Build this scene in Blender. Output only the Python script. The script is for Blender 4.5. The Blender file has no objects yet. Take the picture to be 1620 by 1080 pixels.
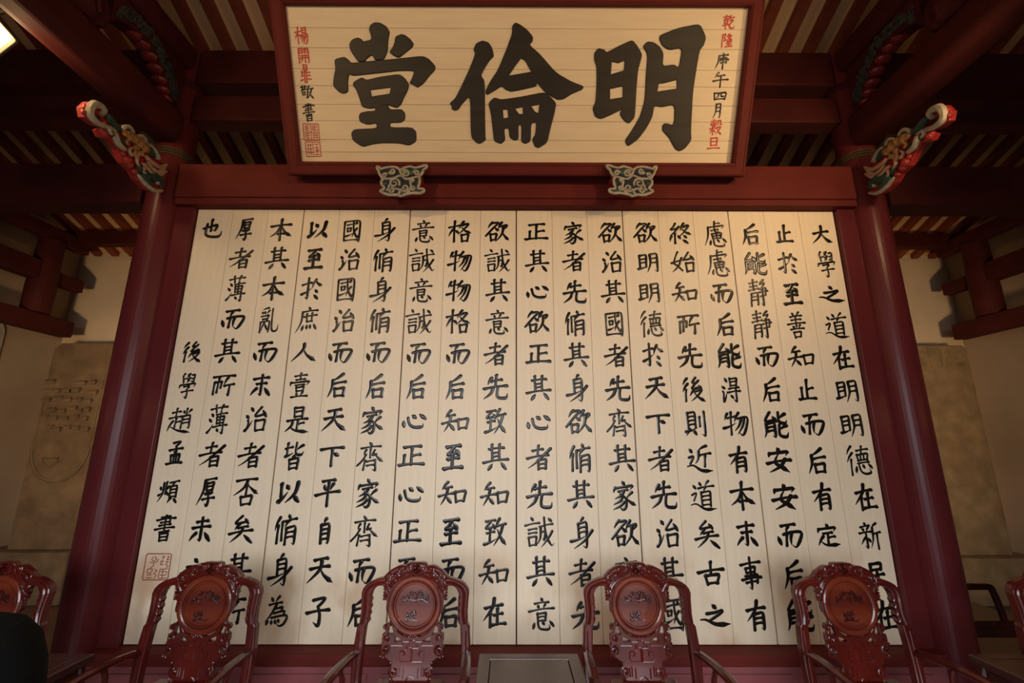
import bpy, bmesh, math, random
from mathutils import Vector, Matrix
from mathutils.geometry import tessellate_polygon

random.seed(7)
R = math.radians
SC = bpy.context.scene
COL = SC.collection

# ---------------------------------------------------------------- light levels
DAY_P, DAY_COL = 1400.0, (1.0, 1.04, 1.13)
LAMP_COL = (1.0, .66, .34)
LAMP_L, LAMP_L_AIM = 24.0, (-.2, 3.0, 2.4)
LAMP_R, LAMP_R_AIM = 78.0, (.9, 3.2, 3.3)
FILL_F, FILL_F_Z = 235.0, 4.8
FILL_S = 290.0

# ---------------------------------------------------------------- camera
CAM = Vector((-0.0434, 0.0, 1.65))
PITCH, YAW, ROLL, FPX = R(13.1306), R(0.1724), R(0.1048), 720.0
_F = Vector((math.sin(YAW) * math.cos(PITCH), math.cos(YAW) * math.cos(PITCH), math.sin(PITCH)))
_R0 = Vector((math.cos(YAW), -math.sin(YAW), 0))
_U0 = _R0.cross(_F)
_R = _R0 * math.cos(ROLL) + _U0 * math.sin(ROLL)
_U = _U0 * math.cos(ROLL) - _R0 * math.sin(ROLL)
cam_data = bpy.data.cameras.new('camera')
cam = bpy.data.objects.new('camera', cam_data)
COL.objects.link(cam)
cam_data.sensor_width = 36.0
cam_data.lens = 36.0 * FPX / 1620.0
cam_data.clip_start = 0.05
cam.matrix_world = Matrix(((_R.x, _U.x, -_F.x, CAM.x), (_R.y, _U.y, -_F.y, CAM.y),
                           (_R.z, _U.z, -_F.z, CAM.z), (0, 0, 0, 1)))
SC.camera = cam

# ---------------------------------------------------------------- exposure, sky, daylight
SC.view_settings.view_transform = 'Standard'
SC.view_settings.look = 'None'
SC.view_settings.gamma = 1.0
SC.view_settings.use_curve_mapping = False
SC.view_settings.exposure = 0.0

world = bpy.data.worlds.new('world')
SC.world = world
world.use_nodes = True
world.node_tree.nodes['Background'].inputs[0].default_value = (0.80, 0.90, 1.0, 1)
world.node_tree.nodes['Background'].inputs[1].default_value = 0.12

def area_light(name, loc, target, size_x, size_y, power, color):
    d = bpy.data.lights.new(name, 'AREA')
    d.shape = 'RECTANGLE'; d.size = size_x; d.size_y = size_y
    d.energy = power; d.color = color
    o = bpy.data.objects.new(name, d); COL.objects.link(o)
    o.location = loc
    o.rotation_euler = (Vector(target) - Vector(loc)).to_track_quat('-Z', 'Y').to_euler()
    return o

# daylight: the bright sky outside, seen from inside only through the opening shaped for it in the unseen front wall
area_light('sky_outside_mask_opening', (-.4, -8.0, 3.8), (-.4, 3.4, 3.8), 10.0, 4.6, DAY_P, DAY_COL)

def spot(name, loc, target, power, color, angle, blend, radius):
    d = bpy.data.lights.new(name, 'SPOT')
    d.energy = power; d.color = color; d.spot_size = R(angle); d.spot_blend = blend
    d.shadow_soft_size = radius
    o = bpy.data.objects.new(name, d); COL.objects.link(o)
    o.location = loc
    o.rotation_euler = (Vector(target) - Vector(loc)).to_track_quat('-Z', 'Y').to_euler()
    return o

# ---------------------------------------------------------------- helpers
def at_y(px, py, y):
    "the point of the vertical plane Y = y seen at a pixel of the 1620 x 1080 photograph"
    d = _F + _R * ((px - 810) / FPX) + _U * ((540 - py) / FPX)
    return CAM + d * (y / d.y)

def at_x(px, py, x):
    d = _F + _R * ((px - 810) / FPX) + _U * ((540 - py) / FPX)
    return CAM + d * ((x - CAM.x) / d.x)

def tag(o, label=None, cat=None, group=None, kind=None):
    if label: o['label'] = label
    if cat: o['category'] = cat
    if group: o['group'] = group
    if kind: o['kind'] = kind
    return o

def thing(name, label, cat, loc=(0, 0, 0), rz=0.0, group=None):
    o = bpy.data.objects.new(name, None); COL.objects.link(o)
    o.location = loc; o.rotation_euler = (0, 0, rz); o.empty_display_size = 0.1
    return tag(o, label, cat, group)

def link_mesh(name, me, parent=None):
    o = bpy.data.objects.new(name, me); COL.objects.link(o)
    if parent is not None: o.parent = parent
    return o

class MB:
    "collects shapes and links them as one mesh object"
    def __init__(s):
        s.v = []; s.f = []; s.m = []; s.mi = 0; s.flat = set()
    def add(s, verts, faces):
        n = len(s.v)
        s.v += [tuple(p) for p in verts]
        s.f += [tuple(i + n for i in f) for f in faces]
        s.m += [s.mi] * len(faces)
        return s
    def use(s, i):
        s.mi = i; return s
    def box(s, x0, x1, y0, y1, z0, z1, m=None):
        vs = [Vector(p) for p in ((x0, y0, z0), (x1, y0, z0), (x1, y1, z0), (x0, y1, z0),
                                  (x0, y0, z1), (x1, y0, z1), (x1, y1, z1), (x0, y1, z1))]
        if m is not None: vs = [m @ p for p in vs]
        return s.add(vs, [(0, 3, 2, 1), (4, 5, 6, 7), (0, 1, 5, 4), (1, 2, 6, 5), (2, 3, 7, 6), (3, 0, 4, 7)])
    def cbox(s, x0, x1, y0, y1, z0, z1, c=0.006, m=None):
        "box with chamfered edges"
        c = min(c, (x1 - x0) * .45, (y1 - y0) * .45, (z1 - z0) * .45)
        bm = bmesh.new()
        bmesh.ops.create_cube(bm, size=1.0)
        for v in bm.verts:
            v.co = Vector(((x0 + x1) / 2 + v.co.x * (x1 - x0), (y0 + y1) / 2 + v.co.y * (y1 - y0), (z0 + z1) / 2 + v.co.z * (z1 - z0)))
        bmesh.ops.bevel(bm, geom=list(bm.edges), offset=c, segments=2, affect='EDGES', profile=0.5)
        vs = [v.co.copy() for v in bm.verts]
        if m is not None: vs = [m @ p for p in vs]
        s.add(vs, [tuple(v.index for v in f.verts) for f in bm.faces]); bm.free()
        return s
    def tube(s, path, rad, n=8, caps=True, flat=1.0, up=None):
        path = [Vector(p) for p in path]
        k = len(path)
        if k < 2: return s
        rads = [rad] * k if isinstance(rad, (int, float)) else list(rad)
        tans = []
        for i in range(k):
            t = path[min(i + 1, k - 1)] - path[max(i - 1, 0)]
            tans.append(t.normalized() if t.length > 1e-9 else Vector((0, 0, 1)))
        u = Vector(up) if up else (Vector((0, 0, 1)) if abs(tans[0].z) < .9 else Vector((1, 0, 0)))
        vs = []
        for i in range(k):
            t = tans[i]
            u = u - t * u.dot(t)
            if u.length < 1e-6: u = t.orthogonal()
            u.normalize(); w = t.cross(u)
            for j in range(n):
                a = 2 * math.pi * (j + .5) / n
                vs.append(path[i] + u * (rads[i] * flat * math.cos(a)) + w * (rads[i] * math.sin(a)))
        fs = []
        for i in range(k - 1):
            for j in range(n):
                a, b = i * n + j, i * n + (j + 1) % n
                fs.append((a, b, b + n, a + n))
        if caps:
            fs.append(tuple(range(n - 1, -1, -1))); fs.append(tuple((k - 1) * n + j for j in range(n)))
        return s.add(vs, fs)
    def lathe(s, prof, n=32, m=None):
        "prof: (radius, height) pairs turned about local Z"
        vs = []; fs = []; k = len(prof)
        for r, h in prof:
            for j in range(n):
                a = 2 * math.pi * j / n
                p = Vector((r * math.cos(a), r * math.sin(a), h))
                vs.append(m @ p if m is not None else p)
        for i in range(k - 1):
            for j in range(n):
                a, b = i * n + j, i * n + (j + 1) % n
                fs.append((a, b, b + n, a + n))
        if prof[0][0] > 1e-6: fs.append(tuple(range(n - 1, -1, -1)))
        if prof[-1][0] > 1e-6: fs.append(tuple((k - 1) * n + j for j in range(n)))
        return s.add(vs, fs)
    def ball(s, c, r, n=8, k=5, scale=(1, 1, 1)):
        c = Vector(c); prof = []
        vs = []; fs = []
        for i in range(k + 1):
            th = math.pi * i / k
            for j in range(n):
                a = 2 * math.pi * j / n
                vs.append(c + Vector((r * scale[0] * math.sin(th) * math.cos(a), r * scale[1] * math.sin(th) * math.sin(a), -r * scale[2] * math.cos(th))))
        for i in range(k):
            for j in range(n):
                a, b = i * n + j, i * n + (j + 1) % n
                fs.append((a, b, b + n, a + n))
        return s.add(vs, fs)
    def plate(s, outer, holes, d0, d1, bev, M):
        "flat board cut to an outline (u, v) with holes; M maps (u, v, depth) to space, d1 is the front with rounded edge"
        def area(p): return sum(p[i][0] * p[(i + 1) % len(p)][1] - p[(i + 1) % len(p)][0] * p[i][1] for i in range(len(p)))
        loops = []
        for q, want in [(outer, 1)] + [(h, -1) for h in holes]:
            q = list(q)
            if area(q) * want < 0: q.reverse()
            loops.append(q)
        def inset(q, b):
            out = []; n = len(q)
            for i in range(n):
                p0, p1, p2 = Vector(q[i - 1]), Vector(q[i]), Vector(q[(i + 1) % n])
                e1 = (p1 - p0); e2 = (p2 - p1)
                if e1.length < 1e-9 or e2.length < 1e-9: out.append(p1); continue
                e1.normalize(); e2.normalize()
                nrm = Vector((-e1.y - e2.y, e1.x + e2.x))
                if nrm.length < 1e-6: nrm = Vector((-e1.y, e1.x))
                nrm.normalize()
                out.append(p1 + nrm * b)
            return out
        rings = [(0.0, d0), (0.0, d1 - bev), (bev * .35, d1 - bev * .3), (bev, d1)]
        base = len(s.v); offs = []
        all_v = []; all_f = []
        for q in loops:
            n = len(q); st = len(all_v); offs.append((st, n))
            for ins, dep in rings:
                for p in inset(q, ins): all_v.append(M(p[0], p[1], dep))
            for rg in range(len(rings) - 1):
                for j in range(n):
                    a, b = st + rg * n + j, st + rg * n + (j + 1) % n
                    all_f.append((a, b, b + n, a + n))
        nside = len(all_f)
        for rg, flip in ((len(rings) - 1, False), (0, True)):
            polys = [[Vector((p[0], p[1], 0)) for p in inset(q, rings[rg][0])] for q in loops]
            idx = []
            for (st, n) in offs: idx += [st + rg * n + j for j in range(n)]
            for t in tessellate_polygon(polys):
                f = tuple(idx[i] for i in t)
                all_f.append(f[::-1] if flip else f)
        s.flat |= set(range(len(s.f) + nside, len(s.f) + len(all_f)))
        return s.add(all_v, all_f)
    def build(s, name, mat, parent=None, smooth=True, angle=40):
        me = bpy.data.meshes.new(name)
        me.from_pydata([tuple(p) for p in s.v], [], s.f)
        bm = bmesh.new(); bm.from_mesh(me)
        bm.faces.ensure_lookup_table()
        for i, f in enumerate(bm.faces): f.material_index = s.m[i]; f.tag = i in s.flat
        bmesh.ops.recalc_face_normals(bm, faces=bm.faces)
        if smooth:
            for f in bm.faces: f.smooth = not f.tag
            for e in bm.edges:
                if len(e.link_faces) == 2 and (e.calc_face_angle(0) > R(angle) or any(f.tag for f in e.link_faces)): e.smooth = False
        bm.to_mesh(me); bm.free()
        for q in (mat if isinstance(mat, (list, tuple)) else [mat]): me.materials.append(q)
        return link_mesh(name, me, parent)

def struct(name, mb, mat, smooth=False):
    return tag(mb.build(name, mat, None, smooth), kind='structure')

def spiral(cx, cy, r0, r1, a0, turns, n=22):
    out = []
    for i in range(n + 1):
        t = i / n
        r = r0 + (r1 - r0) * t; a = R(a0) + turns * 2 * math.pi * t
        out.append((cx + r * math.cos(a), cy + r * math.sin(a)))
    return out

def smooth_path(pts, n=6, closed=False):
    "Catmull-Rom through the points"
    P = [Vector(p) for p in pts]; k = len(P); out = []
    rng = k if closed else k - 1
    for i in range(rng):
        if closed: a, b, c, d = P[i - 1], P[i], P[(i + 1) % k], P[(i + 2) % k]
        else: a, b, c, d = P[max(i - 1, 0)], P[i], P[i + 1], P[min(i + 2, k - 1)]
        for j in range(n):
            t = j / n
            out.append(.5 * ((2 * b) + (c - a) * t + (2 * a - 5 * b + 4 * c - d) * t * t + (3 * b - a - 3 * c + d) * t ** 3))
    if not closed: out.append(P[-1])
    return out

# ---------------------------------------------------------------- materials
def mat(name, c1, c2=None, rough=0.5, scale=6.0, stretch=(1, 1, 1), bump=0.0, bump_scale=None, coat=0.0, metallic=0.0, detail=5.0, spec=0.5, lo=.35, hi=.65, coat_rough=.12):
    m = bpy.data.materials.new(name); m.use_nodes = True
    nt = m.node_tree; N = nt.nodes; L = nt.links
    b = N['Principled BSDF']
    b.inputs['Roughness'].default_value = rough
    b.inputs['Metallic'].default_value = metallic
    b.inputs['Specular IOR Level'].default_value = spec
    b.inputs['Coat Weight'].default_value = coat
    b.inputs['Coat Roughness'].default_value = coat_rough
    c2 = c2 or tuple(x * .8 for x in c1)
    tc = N.new('ShaderNodeTexCoord'); mp = N.new('ShaderNodeMapping')
    mp.inputs['Scale'].default_value = stretch
    L.new(tc.outputs['Object'], mp.inputs['Vector'])
    no = N.new('ShaderNodeTexNoise'); no.inputs['Scale'].default_value = scale; no.inputs['Detail'].default_value = detail
    L.new(mp.outputs['Vector'], no.inputs['Vector'])
    rp = N.new('ShaderNodeValToRGB')
    rp.color_ramp.elements[0].position = lo; rp.color_ramp.elements[0].color = (*c2, 1)
    rp.color_ramp.elements[1].position = hi; rp.color_ramp.elements[1].color = (*c1, 1)
    L.new(no.outputs['Fac'], rp.inputs['Fac']); L.new(rp.outputs['Color'], b.inputs['Base Color'])
    if bump > 0:
        n2 = no
        if bump_scale:
            n2 = N.new('ShaderNodeTexNoise'); n2.inputs['Scale'].default_value = bump_scale; n2.inputs['Detail'].default_value = 6
            L.new(mp.outputs['Vector'], n2.inputs['Vector'])
        bp = N.new('ShaderNodeBump'); bp.inputs['Strength'].default_value = bump; bp.inputs['Distance'].default_value = 0.01
        L.new(n2.outputs['Fac'], bp.inputs['Height']); L.new(bp.outputs['Normal'], b.inputs['Normal'])
    return m

def paint_chair_shade(m, color, z_top, z_full, amount):
    "ragged brown blotches, soft chair shadow and reflection painted low on the boards"
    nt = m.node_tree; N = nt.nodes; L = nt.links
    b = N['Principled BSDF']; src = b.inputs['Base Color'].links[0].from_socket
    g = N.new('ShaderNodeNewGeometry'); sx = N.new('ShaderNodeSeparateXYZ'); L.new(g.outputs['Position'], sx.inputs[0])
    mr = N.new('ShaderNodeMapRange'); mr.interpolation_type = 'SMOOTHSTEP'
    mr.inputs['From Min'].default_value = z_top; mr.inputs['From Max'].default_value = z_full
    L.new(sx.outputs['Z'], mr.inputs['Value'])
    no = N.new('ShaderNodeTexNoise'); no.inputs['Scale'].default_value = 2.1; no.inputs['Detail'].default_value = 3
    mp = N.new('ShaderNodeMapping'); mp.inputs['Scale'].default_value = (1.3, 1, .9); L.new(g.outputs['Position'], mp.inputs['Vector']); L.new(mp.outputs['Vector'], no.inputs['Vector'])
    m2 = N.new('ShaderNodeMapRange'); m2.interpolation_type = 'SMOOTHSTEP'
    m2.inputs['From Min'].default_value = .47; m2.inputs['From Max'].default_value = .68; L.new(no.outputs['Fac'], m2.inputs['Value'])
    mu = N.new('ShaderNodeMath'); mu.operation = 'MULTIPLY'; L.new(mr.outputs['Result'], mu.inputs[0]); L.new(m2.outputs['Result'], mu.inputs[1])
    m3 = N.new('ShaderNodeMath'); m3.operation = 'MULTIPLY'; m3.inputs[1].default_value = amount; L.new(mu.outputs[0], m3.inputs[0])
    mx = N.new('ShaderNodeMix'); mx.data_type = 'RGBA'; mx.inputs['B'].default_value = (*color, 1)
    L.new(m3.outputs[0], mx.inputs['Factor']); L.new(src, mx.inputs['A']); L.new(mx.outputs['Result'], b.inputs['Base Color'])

def glow(name, color, strength):
    m = bpy.data.materials.new(name); m.use_nodes = True
    b = m.node_tree.nodes['Principled BSDF']
    b.inputs['Base Color'].default_value = (*color, 1)
    b.inputs['Emission Color'].default_value = (*color, 1)
    b.inputs['Emission Strength'].default_value = strength
    return m

M_MAROON = mat('maroon_paint', (.125, .0195, .0155), (.100, .016, .0125), spec=.1, rough=.6, scale=3, stretch=(1, 1, .6), bump=.05, bump_scale=30)
M_COLUMN = mat('column_maroon_lacquer', (.112, .0160, .0175), (.092, .0132, .0150), spec=.2, rough=.34, scale=3, stretch=(1, 1, .3), bump=.04, bump_scale=14)
M_BEAM = mat('dark_beam_paint', (.066, .0120, .0100), (.050, .0092, .0078), spec=.1, rough=.6, scale=4, bump=.05, bump_scale=20)
M_RAFTER = mat('rafter_red_paint', (.20, .045, .020), (.13, .026, .013), spec=.25, rough=.55, scale=5)
M_ROOFBOARD = mat('tan_roof_boards', (.62, .38, .19), (.50, .30, .145), rough=.7, scale=2.2, stretch=(1, .4, 1))
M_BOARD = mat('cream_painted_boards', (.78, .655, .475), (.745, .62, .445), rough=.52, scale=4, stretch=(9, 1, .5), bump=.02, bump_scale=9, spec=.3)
paint_chair_shade(M_BOARD, (.50, .30, .165), 1.05, .75, .75)  # chair shadow and reflection painted into the lower board colour
M_PLAQUE = mat('cream_plaque_boards', (.74, .61, .43), (.69, .56, .385), rough=.55, scale=4, stretch=(.6, 6, 6), bump=.03, bump_scale=10, spec=.35)
M_INK = mat('black_lacquer_ink', (.010, .008, .007), (.007, .006, .005), rough=.26, scale=20, spec=.22, coat=.16, coat_rough=.13)
M_INKBIG = mat('charcoal_painted_ink', (.026, .020, .013), (.016, .012, .008), rough=.5, scale=4, stretch=(.4, 3, 3), bump=.1, bump_scale=30, spec=.3)
M_REDINK = mat('red_ink', (.52, .035, .018), (.42, .026, .014), rough=.5, scale=20)
M_SEALINK = mat('brown_red_seal_ink', (.40, .105, .06), (.28, .06, .035), rough=.5, scale=30)
M_ROSE = mat('rosewood_lacquer', (.105, .0105, .0065), (.058, .0065, .0048), rough=.22, scale=5, stretch=(1.5, 1.5, .5), spec=.3, coat=.27, bump=.02, bump_scale=25, coat_rough=.07)
M_ROSELIT = mat('lit_rosewood_panel', (.165, .028, .0105), (.085, .012, .007), rough=.25, scale=4, stretch=(.4, 1, 2.5), spec=.3, coat=.4, coat_rough=.07)  # rosewood brightened towards orange, the panels' reflected light put into the colour
M_RELIEF = mat('dark_rosewood_relief', (.060, .010, .008), (.030, .006, .005), rough=.3, scale=20, spec=.3, coat=.25)
M_TABLE = mat('dark_tea_table_lacquer', (.055, .018, .013), (.035, .011, .009), rough=.32, scale=3, stretch=(.4, 2, 1), coat=.2)
M_STONE = mat('old_brown_stone', (.190, .122, .062), (.115, .071, .036), rough=.85, scale=5, bump=.5, bump_scale=24, detail=9)
M_STONE2 = mat('tan_stone', (.22, .15, .078), (.14, .094, .048), rough=.85, scale=6, bump=.5, bump_scale=26, detail=9)
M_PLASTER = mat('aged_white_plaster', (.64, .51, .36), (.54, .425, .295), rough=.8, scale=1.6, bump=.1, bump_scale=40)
M_SIDEPLASTER = mat('shaded_side_wall_plaster', (.38, .28, .185), (.30, .215, .14), rough=.85, scale=1.3, bump=.1, bump_scale=40)  # same plaster, darkened to put the side walls' dimmer light into the colour
M_FLOORFRONT = mat('pale_stone_floor', (.46, .42, .38), (.38, .345, .31), rough=.45, scale=3, bump=.05)
M_FLOOR = mat('red_brown_floor_tile', (.17, .085, .050), (.115, .058, .036), rough=.4, scale=4, bump=.05)
M_WHITEPAINT = mat('cream_white_trim_paint', (.40, .355, .27), (.27, .235, .17), rough=.5, scale=30)
M_GREEN = mat('dark_green_paint', (.024, .066, .044), (.010, .030, .022), rough=.5, scale=30)
M_NAVY = mat('navy_blue_paint', (.012, .017, .036), (.006, .009, .015), rough=.5, scale=30)
M_REDPAINT = mat('bright_red_paint', (.33, .016, .012), (.20, .011, .009), rough=.5, scale=20)
M_GOLD = mat('ochre_gold_paint', (.40, .20, .055), (.22, .10, .03), rough=.45, scale=40)
M_PINK = mat('pale_pink_paint', (.48, .30, .20), (.34, .19, .12), rough=.5, scale=40)
M_METAL = mat('grey_lamp_metal', (.20, .18, .15), (.15, .13, .11), rough=.4, scale=10, metallic=.8)
M_LENS = glow('lamp_glow', (1.0, .70, .30), 9.0)
M_OLDGOLD = mat('dull_gold_paint', (.085, .045, .016), (.05, .026, .01), rough=.5, scale=40)
M_DIMRELIEF = mat('dim_green_relief_paint', (.045, .048, .040), (.022, .026, .024), rough=.6, scale=40)
M_DIMRED = mat('deep_red_paint', (.22, .012, .012), (.14, .009, .009), rough=.5, scale=20)
M_DADO = mat('floor_lit_maroon_dado_paint', (.28, .078, .082), (.22, .058, .062), rough=.45, scale=4, spec=.4)  # maroon paled, the bright floor's reflection put into the colour
M_BLACK = mat('matt_black', (.006, .0055, .005), (.004, .004, .004), rough=.95, scale=9, bump=.2, spec=.1)
M_DARK = mat('dark_opening', (.01, .01, .012), (.008, .008, .009), rough=.6)
# ---------------------------------------------------------------- room shell
D = 3.40                     # front face of the written screen
HW = 2.61                    # its half width
ZB, ZT = 0.3776, 3.551       # its bottom and top
XW = 6.10                    # side walls
YB = 6.00                    # rear wall
def roof_z(y): return 4.30 + .388 * (YB - y)
RIDGE = -1.0

struct('floor', MB().box(-XW, XW, -7.0, 3.3, -.12, 0), M_FLOORFRONT)
struct('floor_back', MB().box(-XW, XW, 3.3, YB, -.12, 0), M_FLOOR)
struct('wall_back', MB().box(-XW - .2, XW + .2, YB, YB + .2, 0, 4.33), M_PLASTER)
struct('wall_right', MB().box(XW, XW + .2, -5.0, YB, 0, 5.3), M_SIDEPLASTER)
struct('wall_front_mask', MB().plate([(-XW - .2, 0), (-2.7, 0), (-2.7, 2.8), (1.9, 2.8), (1.9, 0), (XW + .2, 0), (XW + .2, 6.7), (-XW - .2, 6.7)], [], 1.7, 1.9, .001, lambda u, v, d: (u, -d, v)), M_PLASTER)  # unseen front wall, its opening shaped to steer daylight low onto the screen
# the left wall has a round-cornered window near its far end
wy0, wy1, wz0, wz1 = 3.85, 5.22, 1.75, 3.07
def rrect(u0, u1, v0, v1, r, n=5):
    pts = []
    for cx, cy, a0 in ((u1 - r, v0 + r, -90), (u1 - r, v1 - r, 0), (u0 + r, v1 - r, 90), (u0 + r, v0 + r, 180)):
        for i in range(n + 1):
            a = R(a0 + 90 * i / n); pts.append((cx + r * math.cos(a), cy + r * math.sin(a)))
    return pts
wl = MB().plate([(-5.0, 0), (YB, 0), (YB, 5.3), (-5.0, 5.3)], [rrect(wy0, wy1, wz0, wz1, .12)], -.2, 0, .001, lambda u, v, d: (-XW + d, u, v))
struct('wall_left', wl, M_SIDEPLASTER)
win = tag(thing('window_1', None, None), kind='structure')
MB().plate(rrect(wy0 - .05, wy1 + .05, wz0 - .05, wz1 + .05, .16), [rrect(wy0 + .02, wy1 - .02, wz0 + .02, wz1 - .02, .11)], -.19, .05, .01, lambda u, v, d: (-XW + d, u, v)).build('window_frame', M_WHITEPAINT, win)
MB().box(-XW - .19, -XW - .15, wy0, wy1, wz0, wz1).build('dark_opening_sheet', M_DARK, win)  # dark sheet painting in the shade inside the opening

# roof boards with the scalloped ends of the last course over the rear wall
ceil = MB()
ys = [RIDGE, YB + .15]
ceil.add([(-XW - .2, RIDGE, roof_z(RIDGE) + .02), (XW + .2, RIDGE, roof_z(RIDGE) + .02), (XW + .2, YB + .2, roof_z(YB + .2) + .02), (-XW - .2, YB + .2, roof_z(YB + .2) + .02),
          (-XW - .2, RIDGE, roof_z(RIDGE) + .12), (XW + .2, RIDGE, roof_z(RIDGE) + .12), (XW + .2, YB + .2, roof_z(YB + .2) + .12), (-XW - .2, YB + .2, roof_z(YB + .2) + .12)],
         [(0, 1, 2, 3), (7, 6, 5, 4), (0, 4, 5, 1), (1, 5, 6, 2), (2, 6, 7, 3), (3, 7, 4, 0)])
zr = roof_z(RIDGE)
ceil.add([(-XW - .2, RIDGE, zr + .02), (XW + .2, RIDGE, zr + .02), (XW + .2, -2.5, zr - .56), (-XW - .2, -2.5, zr - .56),
          (-XW - .2, RIDGE, zr + .12), (XW + .2, RIDGE, zr + .12), (XW + .2, -2.5, zr - .46), (-XW - .2, -2.5, zr - .46)],
         [(3, 2, 1, 0), (4, 5, 6, 7), (0, 1, 5, 4), (1, 2, 6, 5), (2, 3, 7, 6), (3, 0, 4, 7)])
struct('ceiling', ceil, M_ROOFBOARD)

# rafters under the boards
RS = .245
raf = MB()
y0, y1 = .6, YB - .02
raf.add([(-.046, y0, roof_z(y0) - .05), (.046, y0, roof_z(y0) - .05), (.046, y1, roof_z(y1) - .05), (-.046, y1, roof_z(y1) - .05),
         (-.046, y0, roof_z(y0) + .02), (.046, y0, roof_z(y0) + .02), (.046, y1, roof_z(y1) + .02), (-.046, y1, roof_z(y1) + .02)],
        [(0, 3, 2, 1), (4, 5, 6, 7), (0, 1, 5, 4), (1, 2, 6, 5), (2, 3, 7, 6), (3, 0, 4, 7)])
raf0 = None
nr = int(5.9 / RS)
for i in range(-nr, nr + 1):
    if raf0 is None:
        raf0 = raf.build('rafter', M_RAFTER, None, False); o = raf0
    else:
        o = raf0.copy(); COL.objects.link(o)
    o.location = (i * RS + .03, 0, 0)
    tag(o, 'red painted rafter under the tan roof boards, one of the parallel row', 'rafter', 'roof rafters')

# ---------------------------------------------------------------- columns
RC = .14
CX = 2.885
def column(sx, label):
    t = thing('column', label, 'column', (sx * CX, D, 0))
    prof = [(RC * 1.02, .16), (RC * 1.04, .8), (RC * 1.02, 2.0), (RC, 3.2), (RC * .97, 4.3), (RC * .93, 5.06)]
    MB().lathe(prof, 40).build('shaft', M_COLUMN, t)
    MB().lathe([(.19, 0), (.23, .05), (.23, .10), (.19, .15), (RC * 1.02, .162)], 40).build('stone_base', M_STONE, t)
    for z in (3.985, 4.66):
        b = MB()
        for k in range(3): b.lathe([(RC * .98, z + k * .024 - .012), (RC * 1.05, z + k * .024 - .006), (RC * 1.05, z + k * .024 + .006), (RC * .98, z + k * .024 + .012)], 40)
        b.build('rope_band', M_OLDGOLD if z < 4.2 else M_BEAM, t)
    return t
column(-1, 'tall round maroon column at the left end of the written screen')
column(1, 'tall round maroon column at the right end of the written screen')

# ---------------------------------------------------------------- beams across the hall
def xbeam(name, x0, x1, y0, y1, z0, z1, m, label, cat='beam', group=None, c=.015):
    o = MB().cbox(x0, x1, y0, y1, z0, z1, c).build(name, m)
    return tag(o, label, cat, group)
CI = CX - RC * .95
# header over the screen: beam face with a stepped moulding along its foot
lt = thing('lintel_beam', 'wide maroon lintel beam between the columns directly above the written screen', 'beam', (0, 3.3, 3.551))
MB().cbox(-CI, CI, 0, .2, .055, .355, .012).build('beam_face', M_MAROON, lt)
MB().cbox(-CI, CI, .015, .19, 0.0, .058, .008).build('lower_moulding', M_MAROON, lt)
for sx, w in ((-1, 'left'), (1, 'right')):
    xa, xb = sorted((sx * (CX + RC * .95), sx * (XW - .01)))
    xbeam('side_lintel_beam', xa, xb, 3.3, 3.5, 3.555, 3.905, M_BEAM, f'broad dark maroon beam running from the {w} column out to the {w} side wall')
    xbeam('side_tie_beam', xa, xb, 3.32, 3.48, 4.335, 4.58, M_BEAM, f'dark maroon middle beam outside the {w} column, crossing above the carved dragon bracket')
    xbeam('side_upper_beam', xa, xb, 3.3, 3.5, 4.69, 5.03, M_BEAM, f'topmost dark beam outside the {w} column, just under the roof')
xbeam('tie_beam', -CI, CI, 3.32, 3.48, 4.335, 4.58, M_BEAM, 'middle maroon beam between the columns, running behind the hanging plaque')
xbeam('upper_beam', -CI, CI, 3.3, 3.5, 4.69, 5.03, M_BEAM, 'uppermost maroon beam between the columns, behind the top of the hanging plaque')
xbeam('purlin', -XW + .01, XW - .01, 4.5, 4.66, roof_z(4.58) - .30, roof_z(4.58) - .125, M_BEAM, 'dark purlin under the rafters seen in the gap above the lintel beams')
xbeam('purlin', -XW + .01, XW - .01, 5.42, 5.55, roof_z(5.48) - .31, roof_z(5.48) - .125, M_BEAM, 'lowest dark purlin close to the rear wall, under the ends of the rafters')

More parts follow.
